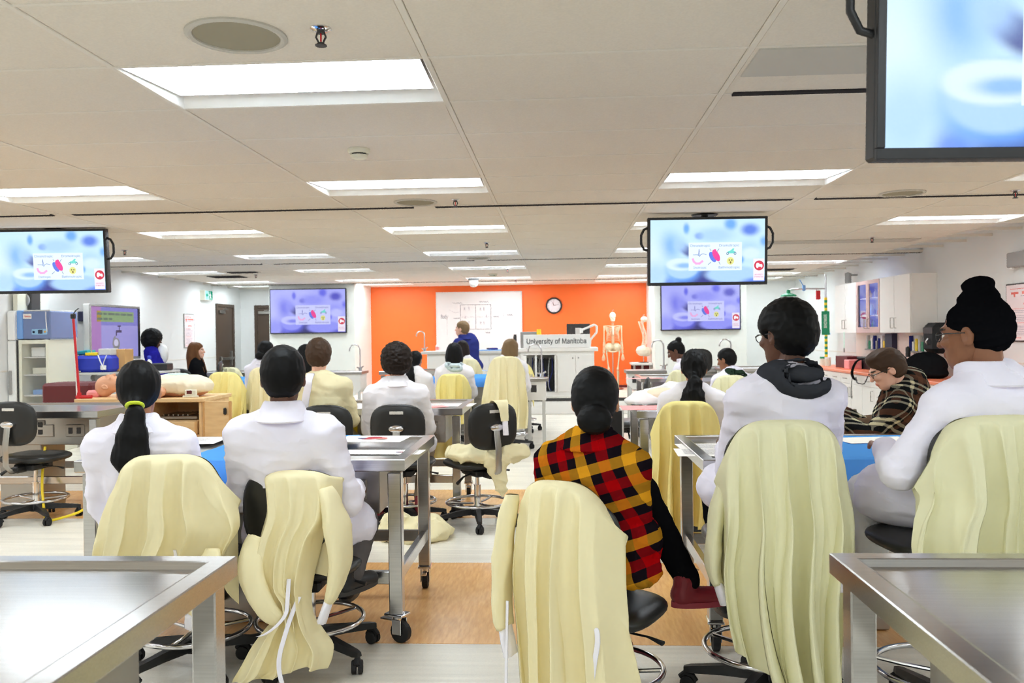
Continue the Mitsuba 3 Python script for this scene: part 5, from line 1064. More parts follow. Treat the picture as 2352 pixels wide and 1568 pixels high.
part(k, 'ligament', xf(tube([(-.055 + xs(z), 0, z) for z in np.linspace(.14, .66, 20)], .012, 8), O), 'm_bone', True); part(k, 'occiput', xf(snet(lambda P: np.abs(ell(P, (.02, 0, .70), (.058, .055, .045))) - .012, (-.08, -.1, .62), (.1, .1, .78), .009), O), 'm_bone_white', True)
part(k, 'pelvis', xf(wrinkle(snet(lambda P: np.minimum(np.minimum(np.abs(ell(P, (-.04, -.05, .07), (.10, .075, .09))) - .012, np.abs(ell(P, (.06, .05, .05), (.08, .06, .09))) - .012), ell(P, (0, 0, .10), (.045, .05, .09))), (-.2, -.2, -.08), (.2, .2, .24), .011), .01, 20, 1), O), 'm_bone_white', True); part(k, 'pole', xf(join(cyl((0, 0, -.16), (0, 0, .74), .007), tube([(0, 0, .74), (.0, 0, .78), (.025, 0, .79)], .005, 6)), O), 'm_chrome', 40); part(k, 'base', xf(lathe([(.001, -.172), (.10, -.172), (.10, -.16), (.001, -.155)], 20), O), 'm_dark')
k = thing('side_table', 'small pale table under the spine model on the stage', 'table'); part(k, 'table_top', span((1.45, 16.75, .775), (1.852, 17.4, .82), .006), 'm_lightgrey')
for x in (1.50, 1.66, 1.82): part(k, 'leg', span((x - .02, 16.82, .27), (x + .02, 16.86, .775), .003), 'm_grey')
part(k, 'shelf', span((1.48, 16.9, .45), (1.85, 17.35, .47), .003), 'm_dark_red'); part(k, 'back_panel', span((1.48, 17.36, .27), (1.85, 17.38, .77), .003), 'm_dark_red')

# ================================================================ the right wall
def xz(x, y, z, yaw=-90): return face_y(x, y, z, yaw)          # print facing -x
def notice(name, lb, M, w, h, seed, frame='m_dark'):
    k = thing(name, lb, 'poster'); part(k, 'frame', xf(cbox(w + .03, h + .03, .02, (0, 0, .008), .004), M), frame)
    P = Print(); P.rect(-w / 2, -h / 2, w / 2, h / 2, (244, 226, 228), 1); rg = np.random.default_rng(seed); R = (226, 120, 112)
    P.rect(-w * .40, h * .33, -w * .25, h * .37, R, 2); P.oval(-w * .33, h * .31, h * .03, h * .03, R, 2); P.rect(-w * .18, h * .325, w * .42, h * .375, (236, 140, 132), 2); P.rect(-w * .2, h * .29, w * .42, h * .297, (150, 140, 160), 2); P.rect(-w * .15, h * .14, w * .22, h * .165, R, 2); P.rect(-w * .42, h * .42, w * .2, h * .43, R, 2)
    for i in range(16):
        y = h * .06 - i * h * .031
        if i not in (3, 9): P.rect(-w * .40, y, w * rg.uniform(.05, .42), y + h * .009, (232, 150, 148) if i in (0, 8) else (176, 164, 180), 2)
    P.rect(-w * .42, -h * .46, -w * .2, -h * .45, R, 2); P.rect(w * .1, -h * .46, w * .4, -h * .445, (190, 120, 130), 2)
    m, c = P.mesh(); part(k, 'sheet', xf(m, M @ mv(0, 0, .0185)), 'm_print', color=c)
notice('safety_poster', 'framed safety poster with red heading on the right wall', xz(WX1, 9.05, 1.585), .98, .60, 1)
labels['safety_poster']['label'] = 'framed safety poster with red heading on the right wall at the photo edge'
k = thing('thermostat', 'grey rectangular box high on the right wall at the photo edge', 'box'); part(k, 'case', span((WX1 - .09, 8.7, 2.07), (WX1, 9.4, 2.23), .008), 'm_grey'); part(k, 'lamp', cbox(.03, .04, .02, (WX1 - .06, 9.34, 2.06), .004), 'm_white')
UZ0, UZ1, UX = 1.375, 2.155, 4.60
def wall_unit(y0, y1, lb, glass=False):
    k = thing('wall_cabinet', lb, 'cabinet', None)
    if not glass: part(k, 'body', span((UX + .02, y0, UZ0), (WX1 - .001, y1, UZ1), .003), 'm_laminate')
    else:
        part(k, 'body', join(span((UX + .02, y0, UZ0), (WX1 - .001, y0 + .02, UZ1), .002), span((UX + .02, y1 - .02, UZ0), (WX1 - .001, y1, UZ1), .002), span((UX + .02, y0, UZ0), (WX1 - .001, y1, UZ0 + .08), .002), span((UX + .02, y0, UZ1 - .03), (WX1 - .001, y1, UZ1), .002), span((WX1 - .03, y0, UZ0), (WX1 - .001, y1, UZ1), .002)), 'm_cab_blue')
        for z in (1.62, 1.88): part(k, 'shelf', span((UX + .04, y0 + .02, z), (WX1 - .03, y1 - .02, z + .018), .002), 'm_white')
    n = 2; w = (y1 - y0) / n
    for i in range(n):
        a, b = y0 + i * w + .003, y0 + (i + 1) * w - .003; hy = (b - .06) if i == 0 else (a + .06)
        if glass:
            f = .055; d = part(k, 'door_frame', join(span((UX, a, UZ0), (UX + .02, a + f, UZ1), .002), span((UX, b - f, UZ0), (UX + .02, b, UZ1), .002), span((UX, a, UZ0), (UX + .02, b, UZ0 + f * 1.6), .002), span((UX, a, UZ1 - f), (UX + .02, b, UZ1), .002)), 'm_cab_wood')
            part(d, 'pane', span((UX + .008, a + f - .004, UZ0 + f * 1.5), (UX + .010, b - f + .004, UZ1 - f + .004), 0), 'm_glass')
        else: d = part(k, 'door', span((UX, a, UZ0), (UX + .02, b, UZ1), .003), 'm_laminate')
        part(d, 'handle', tube([(UX, hy, 1.44), (UX - .03, hy, 1.44), (UX - .03, hy, 1.58), (UX, hy, 1.58)], .006, 8), 'm_steel_plain', 40)
mat('m_cab_wood', (196, 164, 160), .5); mat('m_cab_blue', (168, 176, 226), .5)
wall_unit(11.27, 12.31, 'nearest white two-door wall cabinet over the orange counter'); wall_unit(12.32, 13.26, 'wall cabinet with glass doors and glassware between the white ones', True); wall_unit(13.27, 14.26, 'farthest white two-door wall cabinet next to the shower pipe')
rg = np.random.default_rng(9)
for i in range(10):
    y = 12.45 + .075 * i + (.06 if i > 4 else 0); z = (1.455, 1.638, 1.898)[i % 3]; hgt = rg.uniform(.10, .17); r = rg.uniform(.025, .036); kk = ('m_white', 'm_green', 'm_bluelight', 'm_yellow', 'm_red')[i % 5]
    solo('lab_bottle', 'small bottle behind the glass doors of the wall cabinet', 'bottle', lathe([(.001, 0), (r, 0), (r, hgt * .65), (r * .45, hgt * .8), (r * .45, hgt), (.001, hgt)], 14, mv(4.76, y, z)), kk, 40, group='bottles in the glass wall cabinet')
solo('counter_top', 'long orange worktop of the base cabinets along the right wall', 'countertop', span((4.30, 8.6, .775), (WX1 - .001, 15.1, .815), .008), 'm_counter')
for i in range(7):
    y0, y1 = 8.62 + i * .92, 8.62 + (i + 1) * .92
    k = thing('base_cabinet', f'white base cabinet with drawers under the orange worktop, {ORD[i]} from the near end', 'cabinet', 'white base cabinets under the orange worktop'); part(k, 'body', span((4.36, y0 + .001, .1), (WX1 - .001, y1 - .001, .774), .003), 'm_laminate'); part(k, 'plinth', span((4.42, y0, 0), (WX1 - .001, y1, .1), .002), 'm_dark')
    half = y0 + .46
    for a, b, z0, z1 in ((y0, half, .62, .765), (half, y1, .62, .765)) + (((y0, half, .38, .615), (y0, half, .11, .375)) if i % 2 else ((y0, half, .11, .615),)) + ((half, y1, .11, .615),):
        dr_ = z1 - z0 < .25; d = part(k, 'drawer' if dr_ else 'door', span((4.34, a + .004, z0), (4.36, b - .004, z1), .003), 'm_laminate'); mz = (z0 + z1) / 2; my = (a + b) / 2
        pts = [(4.34, my - .06, mz), (4.315, my - .06, mz), (4.315, my + .06, mz), (4.34, my + .06, mz)] if dr_ else [(4.34, b - .05, z1 - .19), (4.31, b - .05, z1 - .19), (4.31, b - .05, z1 - .05), (4.34, b - .05, z1 - .05)] if a == y0 else [(4.34, a + .05, z1 - .19), (4.31, a + .05, z1 - .19), (4.31, a + .05, z1 - .05), (4.34, a + .05, z1 - .05)]
        part(d, 'handle', tube(pts, .006, 8), 'm_steel_plain', 40)
solo('splash_board', 'warm tinted splash panel between the worktop and the wall cabinets', 'panel', span((WX1 - .012, 9.9, .816), (WX1 - .001, 14.25, 1.374), .002), 'm_splash'); mat('m_splash', (236, 222, 212), .5)
k = thing('emergency_shower', 'emergency shower with green head on a yellow and green striped pipe', 'shower')
px_, py_ = 4.76, 15.25
part(k, 'pipe', join(cyl((px_, py_, 0), (px_, py_, 2.42), .018)), 'm_chrome', 40)
for i in range(24): part(k, 'stripe', cyl((px_, py_, .90 + i * .046), (px_, py_, .90 + (i + 1) * .046), .026), 'm_yellow' if i % 2 else 'm_green', 40)
part(k, 'arm', tube([(px_, py_, 2.16), (4.45, py_, 2.165), (4.17, py_, 2.16), (4.115, py_, 2.13)], .016, 10), 'm_chrome', 40); part(k, 'shower_head', lathe([(.001, .085), (.03, .085), (.035, .03), (.13, -.005), (.14, -.03), (.001, -.03)], 28, mv(4.11, py_, 2.065)), 'm_green', 40)
part(k, 'sign', xf(cbox(.14, .42, .006, (0, 0, 0), .002), face_y(px_ - .02, py_ - .045, 1.55)), 'm_green'); P = Print(); P.text('SHOWER', 0, -.02, .05, (240, 250, 244), 1, True, width=.24); m, c = P.mesh(); part(k, 'sign_text', xf(m, face_y(px_ - .02, py_ - .0495, 1.58) @ A([[0, -1, 0, 0], [1, 0, 0, 0], [0, 0, 1, 0], [0, 0, 0, 1.0]])), 'm_print', color=c)
part(k, 'valve', join(cbox(.05, .05, .10, (4.38, py_, 2.18), .01), cyl((4.38, py_, 2.2), (4.30, py_ - .02, 2.33), .008), cbox(.03, .03, .03, (px_ + .05, py_ - .03, 1.36), .006)), 'm_bluelight'); part(k, 'pull_rod', cyl((4.6, py_, 2.15), (4.6, py_, 2.02), .005), 'm_grey')
solo('alarm_box', 'small red alarm box beside the emergency shower pipe', 'alarm', cbox(.07, .05, .16, (4.62, py_ - .03, 2.05), .008), 'm_red')
k = thing('ceiling_spotlight', 'small white spot fixture on the right wall near the ceiling', 'lamp'); part(k, 'body', lathe([(.001, 0), (.05, 0), (.05, .16), (.001, .18)], 16, mv(4.80, 14.2, 2.20)), 'm_grey', 40); part(k, 'bracket', cbox(.12, .03, .03, (4.89, 14.2, 2.33), .004), 'm_grey')
for i, (y, z0, w_, hh, lb) in enumerate(((13.25, 1.10, .80, .24, 'far wall rack of coloured pens and sheets below the glass cabinet'), (11.62, 1.10, .78, .24, 'near clear wall rack of coloured labels below the nearest wall cabinet'))):
    k = thing('wall_rack', lb, 'rack'); part(k, 'back', span((WX1 - .03, y - w_ / 2, z0), (WX1 - .012, y + w_ / 2, z0 + hh), .003), 'm_white'); part(k, 'tray', span((WX1 - .09, y - w_ / 2, z0), (WX1 - .03, y + w_ / 2, z0 + .02), .003), 'm_grey')
    for j in range(8): part(k, 'slot_card', span((WX1 - .07, y - w_ / 2 + .03 + j * w_ / 8, z0 + .02), (WX1 - .035, y - w_ / 2 + .03 + (j + .62) * w_ / 8, z0 + (.15 + .08 * ((j * 5) % 3) / 2)), .003), ('m_yellow', 'm_white', 'm_suit', 'm_grey', 'm_suit', 'm_white', 'm_green', 'm_lightgrey')[(j + 3 * i) % 8])
solo('wall_box', 'dark blue box on the splash panel beside the far wall rack', 'box', span((WX1 - .09, 12.55, 1.07), (WX1 - .012, 12.82, 1.36), .006), 'm_navy'); mat('m_navy', (38, 38, 66), .5)
k = thing('paper_towel_dispenser', 'black rounded paper towel dispenser on the right wall behind the man in the turban', 'dispenser')
part(k, 'cover', span((WX1 - .27, 10.75, 1.11), (WX1 - .001, 11.12, 1.50), .06), 'm_rubber'); part(k, 'lever', tube([(WX1 - .28, 10.9, 1.22), (WX1 - .31, 10.9, 1.26), (WX1 - .28, 10.9, 1.30)], .012, 8), 'm_chrome', True); part(k, 'window', span((WX1 - .274, 10.80, 1.36), (WX1 - .268, 11.07, 1.44), .002), 'm_dark')
def bag(label, c, r, seed, wr_=.02):
    return solo('backpack', label, 'bag', wrinkle(snet(lambda P: smin(smin(ell(P, A(c) + [0, 0, r[2] * .9], r), ell(P, A(c) + [0, 0, r[2] * .35], A(r) * A([1.05, 1.05, .4])), .05), ell(P, A(c) + [-r[0] * .7, 0, r[2] * .6], A(r) * .55), .04), A(c) - A(r) * 1.5, A(c) + A(r) * A([1.5, 1.5, 2.2]), .016), wr_, 9, seed), 'm_black_cloth', True)
b1 = bag('black backpack on the orange counter left of the man in the dark plaid shirt', (4.58, 11.9, .815), (.20, .34, .155), 1); part(b1, 'strap', tube(smooth_path([(4.36, 12.0, 1.02), (4.26, 12.25, .98), (4.24, 12.42, .80), (4.27, 12.35, .70)], 20), .022, 8, flat=.4), 'm_black_cloth', True); part(b1, 'cord', tube(smooth_path([(4.27, 12.45, .82), (4.26, 12.5, .6), (4.26, 12.5, .42)], 12), .005, 6), 'm_dark', True); part(b1, 'loop', tube(smooth_path([(4.27, 12.35, .74), (4.25, 12.2, .66), (4.25, 12.0, .66), (4.28, 11.9, .78)], 16), .008, 6), 'm_dark', True)
b2 = bag('round black bag on the orange counter right of the man in the dark plaid shirt', (4.58, 10.75, .815), (.20, .36, .165), 2); part(b2, 'bottle', lathe([(.001, 0), (.03, 0), (.03, .12), (.001, .14)], 14, mv(4.55, 11.22, 1.06)), 'm_black', 40)
solo('wooden_box', 'dark box on the orange counter at the left of the black backpack', 'box', join(span((4.55, 13.55, .815), (4.80, 14.1, 1.0), .008)), 'm_dark_red'); solo('pink_package', 'small pink package between the dark box and the black backpack', 'package', span((4.46, 13.2, .815), (4.66, 13.42, .96), .01), 'm_pink'); solo('black_case', 'black case behind the pink package on the orange counter', 'case', span((4.68, 12.9, .815), (4.88, 13.5, 1.0), .01), 'm_black'); solo('yellow_pouch', 'yellow pouch on the orange counter behind the man in the dark plaid shirt', 'pouch', span((4.40, 11.50, .815), (4.56, 11.66, .96), .02), 'm_yellow')
for y, lb in ((14.75, 'green topped jar on the far end of the orange counter'), (14.5, 'white jar on the far end of the orange counter')): k = thing('jar', lb, 'jar'); part(k, 'body', lathe([(.001, 0), (.05, 0), (.05, .12), (.001, .12)], 16, mv(4.55, y, .815)), 'm_cream', 40); part(k, 'lid', lathe([(.001, .12), (.052, .12), (.052, .15), (.001, .15)], 16, mv(4.55, y, .815)), 'm_green' if y > 14.6 else 'm_white', 40)
k = thing('hanging_tag', 'pale green lanyard tag hanging from a wall cabinet handle', 'tag'); part(k, 'strap', cbox(.004, .04, .26, (4.565, 13.72, 1.26), .001), 'm_drapegreen'); part(k, 'clip', cbox(.02, .03, .07, (4.565, 13.72, 1.10), .004), 'm_grey'); mat('m_drapegreen', (190, 226, 206), .6)
k = thing('trash_bin', 'pale bin with a dark lid at the right wall', 'bin'); part(k, 'body', lathe([(.001, 0), (.13, 0), (.15, .82), (.001, .82)], 24, mv(4.72, 8.3, 0)), 'm_lightgrey', 40); part(k, 'lid', lathe([(.001, .82), (.155, .82), (.155, .86), (.001, .88)], 24, mv(4.72, 8.3, 0)), 'm_dark', 40)
k = thing('equipment_case', 'tall black case with grey edges at the left end of the right middle table', 'case'); part(k, 'shell', span((.40, 6.72, .38), (.50, 7.02, .80), .006), 'm_black'); part(k, 'edge_trim', join(span((.395, 6.71, .37), (.405, 6.72, .81), .001), span((.495, 6.71, .37), (.51, 6.72, .81), .001)), 'm_lightgrey'); part(k, 'foot', join(span((.41, 6.74, 0), (.44, 6.78, .38), .003), span((.46, 6.74, 0), (.49, 6.78, .38), .003), span((.41, 6.96, 0), (.44, 7.0, .38), .003)), 'm_grey')

# ================================================================ the left side
k = thing('upright_freezer', 'tall white upright freezer at the left photo edge', 'freezer'); part(k, 'body', span((-6.875, 10.15, 0), (-6.772, 10.8, 1.80), .012), 'm_white'); part(k, 'door', span((-6.87, 10.11, .1), (-6.772, 10.145, 1.42), .008), 'm_white'); part(k, 'upper_door', span((-6.87, 10.11, 1.43), (-6.772, 10.145, 1.79), .008), 'm_white'); part(k, 'handle', cbox(.03, .03, .3, (-6.83, 10.095, .9), .006), 'm_grey')
solo('cardboard_box', 'pale green-white box on top of the white freezer', 'box', span((-6.85, 10.2, 1.80), (-6.791, 10.7, 2.05), .006), 'm_cream')
k = thing('benchtop_freezer', 'blue-grey laboratory freezer with a control panel stacked on the glass-door fridge', 'freezer'); fy = 10.15; fx = -6.775 + 6.79
part(k, 'side_panel', span((fx - 6.79, fy, 1.44), (fx - 6.71, fy + .6, 1.80), .01), 'm_bluelight'); part(k, 'body', span((fx - 6.71, fy, 1.44), (fx - 6.35, fy + .6, 1.79), .012), 'm_bluegrey'); part(k, 'top', span((fx - 6.70, fy + .01, 1.785), (fx - 6.36, fy + .6, 1.805), .004), 'm_lightgrey')
P = Print(); P.rect(-.055, -.03, .055, .03, (236, 232, 226), 1); P.text('Thermo', 0, -.012, .026, (200, 60, 60), 2, True, width=.085); m, c = P.mesh(); part(k, 'badge', xf(m, face_y(fx - 6.645, fy - .002, 1.725)), 'm_print', color=c)
P = Print(); P.rect(-.10, -.035, .10, .035, (150, 190, 220), 1); P.rect(-.02, -.025, .04, .025, (70, 76, 92), 2); P.oval(.07, 0, .014, .014, (220, 160, 90), 2); P.rect(-.09, -.015, -.06, .01, (40, 44, 60), 2); m, c = P.mesh(); part(k, 'control_panel', xf(m, face_y(fx - 6.49, fy - .002, 1.53)), 'm_print', color=c); part(k, 'cord', tube(smooth_path([(fx - 6.40, fy - .01, 1.78), (fx - 6.395, fy - .015, 1.65), (fx - 6.385, fy - .01, 1.53)], 10), .006, 6), 'm_white', True)
k = thing('glass_door_fridge', 'narrow glass-door fridge with shelves below the blue-grey freezer', 'fridge')
part(k, 'cabinet', join(span((fx - 6.77, fy, 0), (fx - 6.73, fy + .6, 1.43), .004), span((fx - 6.42, fy, 0), (fx - 6.38, fy + .6, 1.43), .004), span((fx - 6.77, fy + .55, 0), (fx - 6.38, fy + .6, 1.43), .004), span((fx - 6.77, fy, 1.38), (fx - 6.38, fy + .6, 1.43), .004), span((fx - 6.77, fy, 0), (fx - 6.38, fy + .6, .12), .004)), 'm_cream')
for z in (.45, .72, .98, 1.2): part(k, 'shelf', span((fx - 6.73, fy + .04, z), (fx - 6.42, fy + .55, z + .015), .002), 'm_lightgrey')
part(k, 'door_pane', span((fx - 6.74, fy + .01, .12), (fx - 6.41, fy + .013, 1.38), 0), 'm_glass'); part(k, 'door_trim', span((fx - 6.79, fy - .01, 0), (fx - 6.772, fy, 1.43), .002), 'm_dark')
for i, (x, z, w_, hh) in enumerate(((fx - 6.61, 1.215, .18, .12), (fx - 6.58, .995, .22, .08), (fx - 6.57, .735, .24, .06))): solo('fridge_container', ('white box on the top shelf of the glass-door fridge', 'pale tray on the middle shelf of the glass-door fridge', 'pale blue tray on the lower shelf of the glass-door fridge')[i], 'box', cbox(w_, .3, hh, (x, fy + .3, z + hh / 2), .006), ('m_white', 'm_cream', 'm_bluelight')[i])
k = thing('wall_speaker', 'black box with a round grey dial standing on the blue-grey freezer', 'speaker'); part(k, 'case', span((-6.901, 10.4, 1.805), (-6.74, 10.6, 2.06), .01), 'm_dark'); part(k, 'dial', xf(lathe([(.001, 0), (.10, 0), (.09, .02), (.001, .025)], 24), face_y(-6.815, 10.398, 1.94) @ np.diag([.62, .85, 1, 1.0])), 'm_grey', 40)
k = thing('storage_cart', 'grey shelf trolley between the fridge and the wall screen stand', 'cart'); cy_ = 10.9
for z in (.32, .62, .955): part(k, 'shelf', span((-6.72, cy_ - .1, z), (-5.95, cy_ + .4, z + .03), .004), 'm_lightgrey')
for x in (-6.70, -5.97):
    for y in (cy_ - .08, cy_ + .38): part(k, 'post', span((x - .012, y - .012, 0), (x + .012, y + .012, .985), .002), 'm_grey')
b = thing('blue_bag', 'bright blue equipment bag with white straps on the shelf trolley', 'bag'); part(b, 'body', cbox(.66, .34, .22, (-6.28, cy_ + .12, 1.10), .04), 'm_blue_bag'); part(b, 'strap', join(tube([(-6.12, cy_ - .06, 1.22), (-6.08, cy_ - .065, 1.12), (-6.03, cy_ - .06, 1.03)], .018, 8, flat=.3), tube([(-6.0, cy_ - .06, 1.22), (-6.04, cy_ - .065, 1.12), (-6.05, cy_ - .06, 1.05)], .01, 8, flat=.4)), 'm_white', True); part(b, 'tube', tube(smooth_path([(-6.38, cy_ - .06, 1.22), (-6.48, cy_ - .07, 1.14), (-6.47, cy_ - .07, 1.05), (-6.36, cy_ - .06, 1.0)], 20), .007, 6), 'm_cream', True); part(b, 'tag', cbox(.08, .01, .06, (-6.05, cy_ - .06, 1.05), .003), 'm_white')
solo('teal_tray', 'teal tray tilted on top of the blue bag', 'tray', xf(cbox(.32, .2, .05, (0, 0, 0), .01), mv(-6.45, cy_ + .1, 1.245) @ A([[.99, 0, -.12, 0], [0, 1, 0, 0], [.12, 0, .99, 0], [0, 0, 0, 1.0]])), 'm_teal'); solo('clear_bin', 'clear plastic bin on top of the blue bag', 'bin', span((-6.15, cy_, 1.215), (-5.98, cy_ + .2, 1.30), .006), 'm_lightgrey'); solo('cardboard_box', 'small brown cardboard box at the right end of the blue bag', 'box', span((-5.985, cy_ + .15, .99), (-5.86, cy_ + .38, 1.29), .006), 'm_card'); solo('yellow_folder', 'yellow-green folder on top of the blue bag', 'folder', span((-6.32, cy_ - .02, 1.212), (-6.16, cy_ + .18, 1.25), .004), 'm_yellow')
k = thing('interactive_display', 'large violet-pink interactive display on a grey stand by the left wall, showing a tap slide', 'screen'); M = face_y(-6.30, 11.64, 1.52, 90)
part(k, 'casing', xf(cbox(1.34, .78, .09, (0, 0, -.05), .01), M), 'm_lightgrey')
for a in (((-.67, -.39, -.006), (.67, -.355, .012)), ((-.67, .36, -.006), (.67, .39, .012)), ((-.67, -.355, -.006), (-.645, .36, .012)), ((.62, -.355, -.006), (.67, .36, .012))): part(k, 'bezel', xf(span(*a, .003), M), 'm_black' if a[0][0] > .6 else 'm_grey')
P = Print(); P.rect(-.64, -.35, .625, .355, (146, 142, 206), 1); P.rect(-.64, -.35, -.39, .355, (158, 112, 176), 2); P.rect(-.39, .10, .625, .355, (114, 114, 190), 2); P.rect(-.5, .15, .5, .30, (122, 152, 104), 3); P.rect(-.5, .15, -.39, .30, (152, 130, 40), 4)
for i, (a, b) in enumerate(((-.49, -.36), (-.33, -.24), (-.21, -.04), (-.02, .10), (.13, .28), (.31, .46))): P.rect(a, .245, b, .275, (84, 104, 90), 5)
for a, b in ((-.49, -.36), (-.33, -.22), (-.19, -.10)): P.rect(a, .175, b, .205, (84, 104, 90), 5)
P.rect(.04, .085, .13, .10, (34, 24, 70), 3); P.rect(.075, .03, .095, .09, (34, 24, 70), 3); P.rect(0, 0, .15, .035, (58, 48, 86), 3); P.rect(-.01, -.045, .02, .02, (48, 38, 80), 3); P.oval(.0, -.16, .10, .085, (128, 128, 136), 3); P.oval(-.005, -.145, .06, .05, (190, 188, 216), 4); P.poly([(-.07, -.19), (.08, -.19), (.03, -.29), (-.01, -.30)], (120, 120, 122), 4); P.line([(-.09, -.16), (-.07, -.09), (-.03, -.06)], .03, (128, 128, 136), 4)
m, c = P.mesh(); part(k, 'display', xf(m, M), 'm_black', color=c * SCREEN * 1.0, emitter={'type': 'area', 'radiance': {'type': 'mesh_attribute', 'name': 'vertex_color'}, 'sampling_weight': .2}, label='lit slide of a dripping tap over a cup with a green text box')
part(k, 'tray', xf(cbox(1.2, .04, .10, (0, -.43, .0), .006), M), 'm_grey'); part(k, 'stand', xf(join(cbox(.06, 1.0, .05, (-.4, -.9, -.1), .004), cbox(.06, 1.0, .05, (.4, -.9, -.1), .004), cbox(1.0, .06, .5, (0, -1.45, -.05), .006), cbox(.9, .05, .06, (0, -.62, -.1), .004)), M), 'm_grey')
k = thing('wall_phone', 'white wall phone with a dark holder on the left wall beside the interactive display', 'phone'); part(k, 'handset', cbox(.07, .10, .24, (WX0 + .05, 11.9, 1.66), .03), 'm_white'); part(k, 'holder', cbox(.08, .16, .14, (WX0 + .04, 11.75, 1.76), .01), 'm_navy'); part(k, 'cord', tube(smooth_path([(WX0 + .03, 11.9, 1.54), (WX0 + .03, 11.92, 1.35), (WX0 + .03, 11.88, 1.15)], 12), .012, 6), 'm_dark', True)
solo('wall_switch', 'small black switch on the left wall near the red pole', 'switch', cbox(.02, .07, .10, (WX0 + .01, 10.95, 1.42), .004), 'm_dark')
notice('safety_notice', 'narrow framed notice with a red heading on the left wall before the door', face_y(WX0, 15.28, 1.565, 90), .40, .60, 3, 'm_grey')
k = thing('exit_sign', 'green and white running man exit sign high on the left wall', 'exit sign'); M = face_y(WX0 + .11, 15.98, 2.255, 90) @ mv(0, 0, 0); part(k, 'housing', span((WX0, 15.80, 2.16), (WX0 + .10, 16.16, 2.35), .004), 'm_cream')
P = Print(); P.rect(-.17, -.09, .17, .09, (226, 240, 236), 1); P.rect(-.01, -.085, .165, .085, (24, 140, 112), 2); P.rect(-.165, -.085, -.03, .085, (150, 200, 196), 2); P.oval(.05, .05, .02, .02, (240, 248, 246), 3); P.poly([(.03, .03), (.075, .03), (.085, -.02), (.12, -.075), (.095, -.08), (.06, -.03), (.03, -.08), (.005, -.075), (.035, -.02)], (240, 248, 246), 3); P.line([(.0, .0), (.04, .025), (.08, .02), (.11, .0)], .014, (240, 248, 246), 4); P.poly([(-.14, 0), (-.09, .045), (-.09, .018), (-.045, .018), (-.045, -.018), (-.09, -.018), (-.09, -.045)], (24, 140, 112), 3)
m, c = P.mesh(); part(k, 'panel', xf(m, face_y(WX0 + .101, 15.98, 2.255, 90)), 'm_print', color=c)

# ---- wooden cabinet with the manikin
k = thing('wooden_cabinet', 'light wooden cabinet with open doors carrying the manikin', 'cabinet'); a, b, y0, y1, zt = -4.78, -3.55, 8.15, 8.85, .83
part(k, 'top', span((a - .06, y0 - .03, zt - .04), (b + .03, y1, zt), .006), 'm_wood')
for x, y in ((a + .05, y0 + .05), (b - .05, y0 + .05), (a + .05, y1 - .05), (b - .05, y1 - .05)): part(k, 'foot', cyl((x, y, 0), (x, y, .11), .03), 'm_dark', 40)
for x in (a, -4.14, b - .03): part(k, 'upright', span((x, y0, .12), (x + .03, y1, zt - .04), .004), 'm_wood')
part(k, 'bottom', span((a, y0, .10), (b, y1, .13), .004), 'm_wood'); part(k, 'back', span((a, y1 - .02, .12), (b, y1, zt - .04), .003), 'm_wood'); part(k, 'shelf', span((-4.11, y0 + .02, .44), (b - .03, y1 - .02, .465), .003), 'm_wood')
d = part(k, 'door', xf(span((0, -.022, .13), (.30, 0, .80), .004), mv(b + .02, y0 + .02, 0, -10)), 'm_wood'); part(d, 'handle', xf(cbox(.03, .03, .07, (.25, -.035, .70), .01), mv(b + .02, y0 + .02, 0, -10)), 'm_black'); part(d, 'edge_strip', xf(join(span((-.004, -.026, .13), (.016, 0, .80), .002), span((.284, -.026, .13), (.306, 0, .80), .002)), mv(b + .02, y0 + .02, 0, -10)), 'm_card')
part(k, 'left_door', span((a + .03, y0 - .022, .13), (-4.12, y0, .78), .004), 'm_wood'); part(k, 'drawer', span((-4.09, y0 - .06, .47), (b - .05, y0 + .3, .60), .004), 'm_wood')
solo('instrument_tray', 'steel tray of instruments inside the open wooden cabinet', 'tray', join(cbox(.40, .3, .03, (-3.84, 8.40, .625), .005), [cyl((-4.0 + .05 * i, 8.28, .65), (-3.94 + .05 * i, 8.5, .66), .008) for i in range(6)]), 'm_steel_plain')
k = thing('manikin', 'resuscitation training manikin lying on the wooden cabinet, bare head and beige shirt', 'manikin'); my, mz = 8.42, zt
RH = np.eye(4); RH[:3, 0], RH[:3, 1], RH[:3, 2] = (0, -1, 0), (.25, 0, .968), (-.968, 0, .25); RH[:3, :3] *= 1.16; RH[:3, 3] = (-4.64, my, mz + .115)
part(k, 'head', xf(HEAD, RH), 'm_manikin', True)
def torso(P): 
    d = smin(ell(P, (-4.05, my, mz + .10), (.30, .20, .105)), ell(P, (-3.78, my, mz + .085), (.20, .17, .095)), .06); d = smin(d, cap(P, (-4.50, my, mz + .09), (-4.28, my, mz + .10), .058, .075), .05)
    return np.maximum(smin(d, cap(P, (-4.26, my - .19, mz + .10), (-3.98, my - .24, mz + .06), .060, .05), .05), mz + .004 - P[..., 2])
part(k, 'torso', snet(torso, (-4.7, my - .36, mz - .01), (-3.5, my + .3, mz + .28), .016), 'm_manikin', True)
def mshirt(P): d = smin(ell(P, (-3.96, my, mz + .12), (.27, .225, .105)), ell(P, (-3.74, my, mz + .105), (.19, .20, .105)), .06); return np.maximum(np.maximum(d, mz + .03 - P[..., 2] + .25 * np.clip(P[..., 0] + 3.7, -.5, .1)), -(P[..., 0] + 4.17))
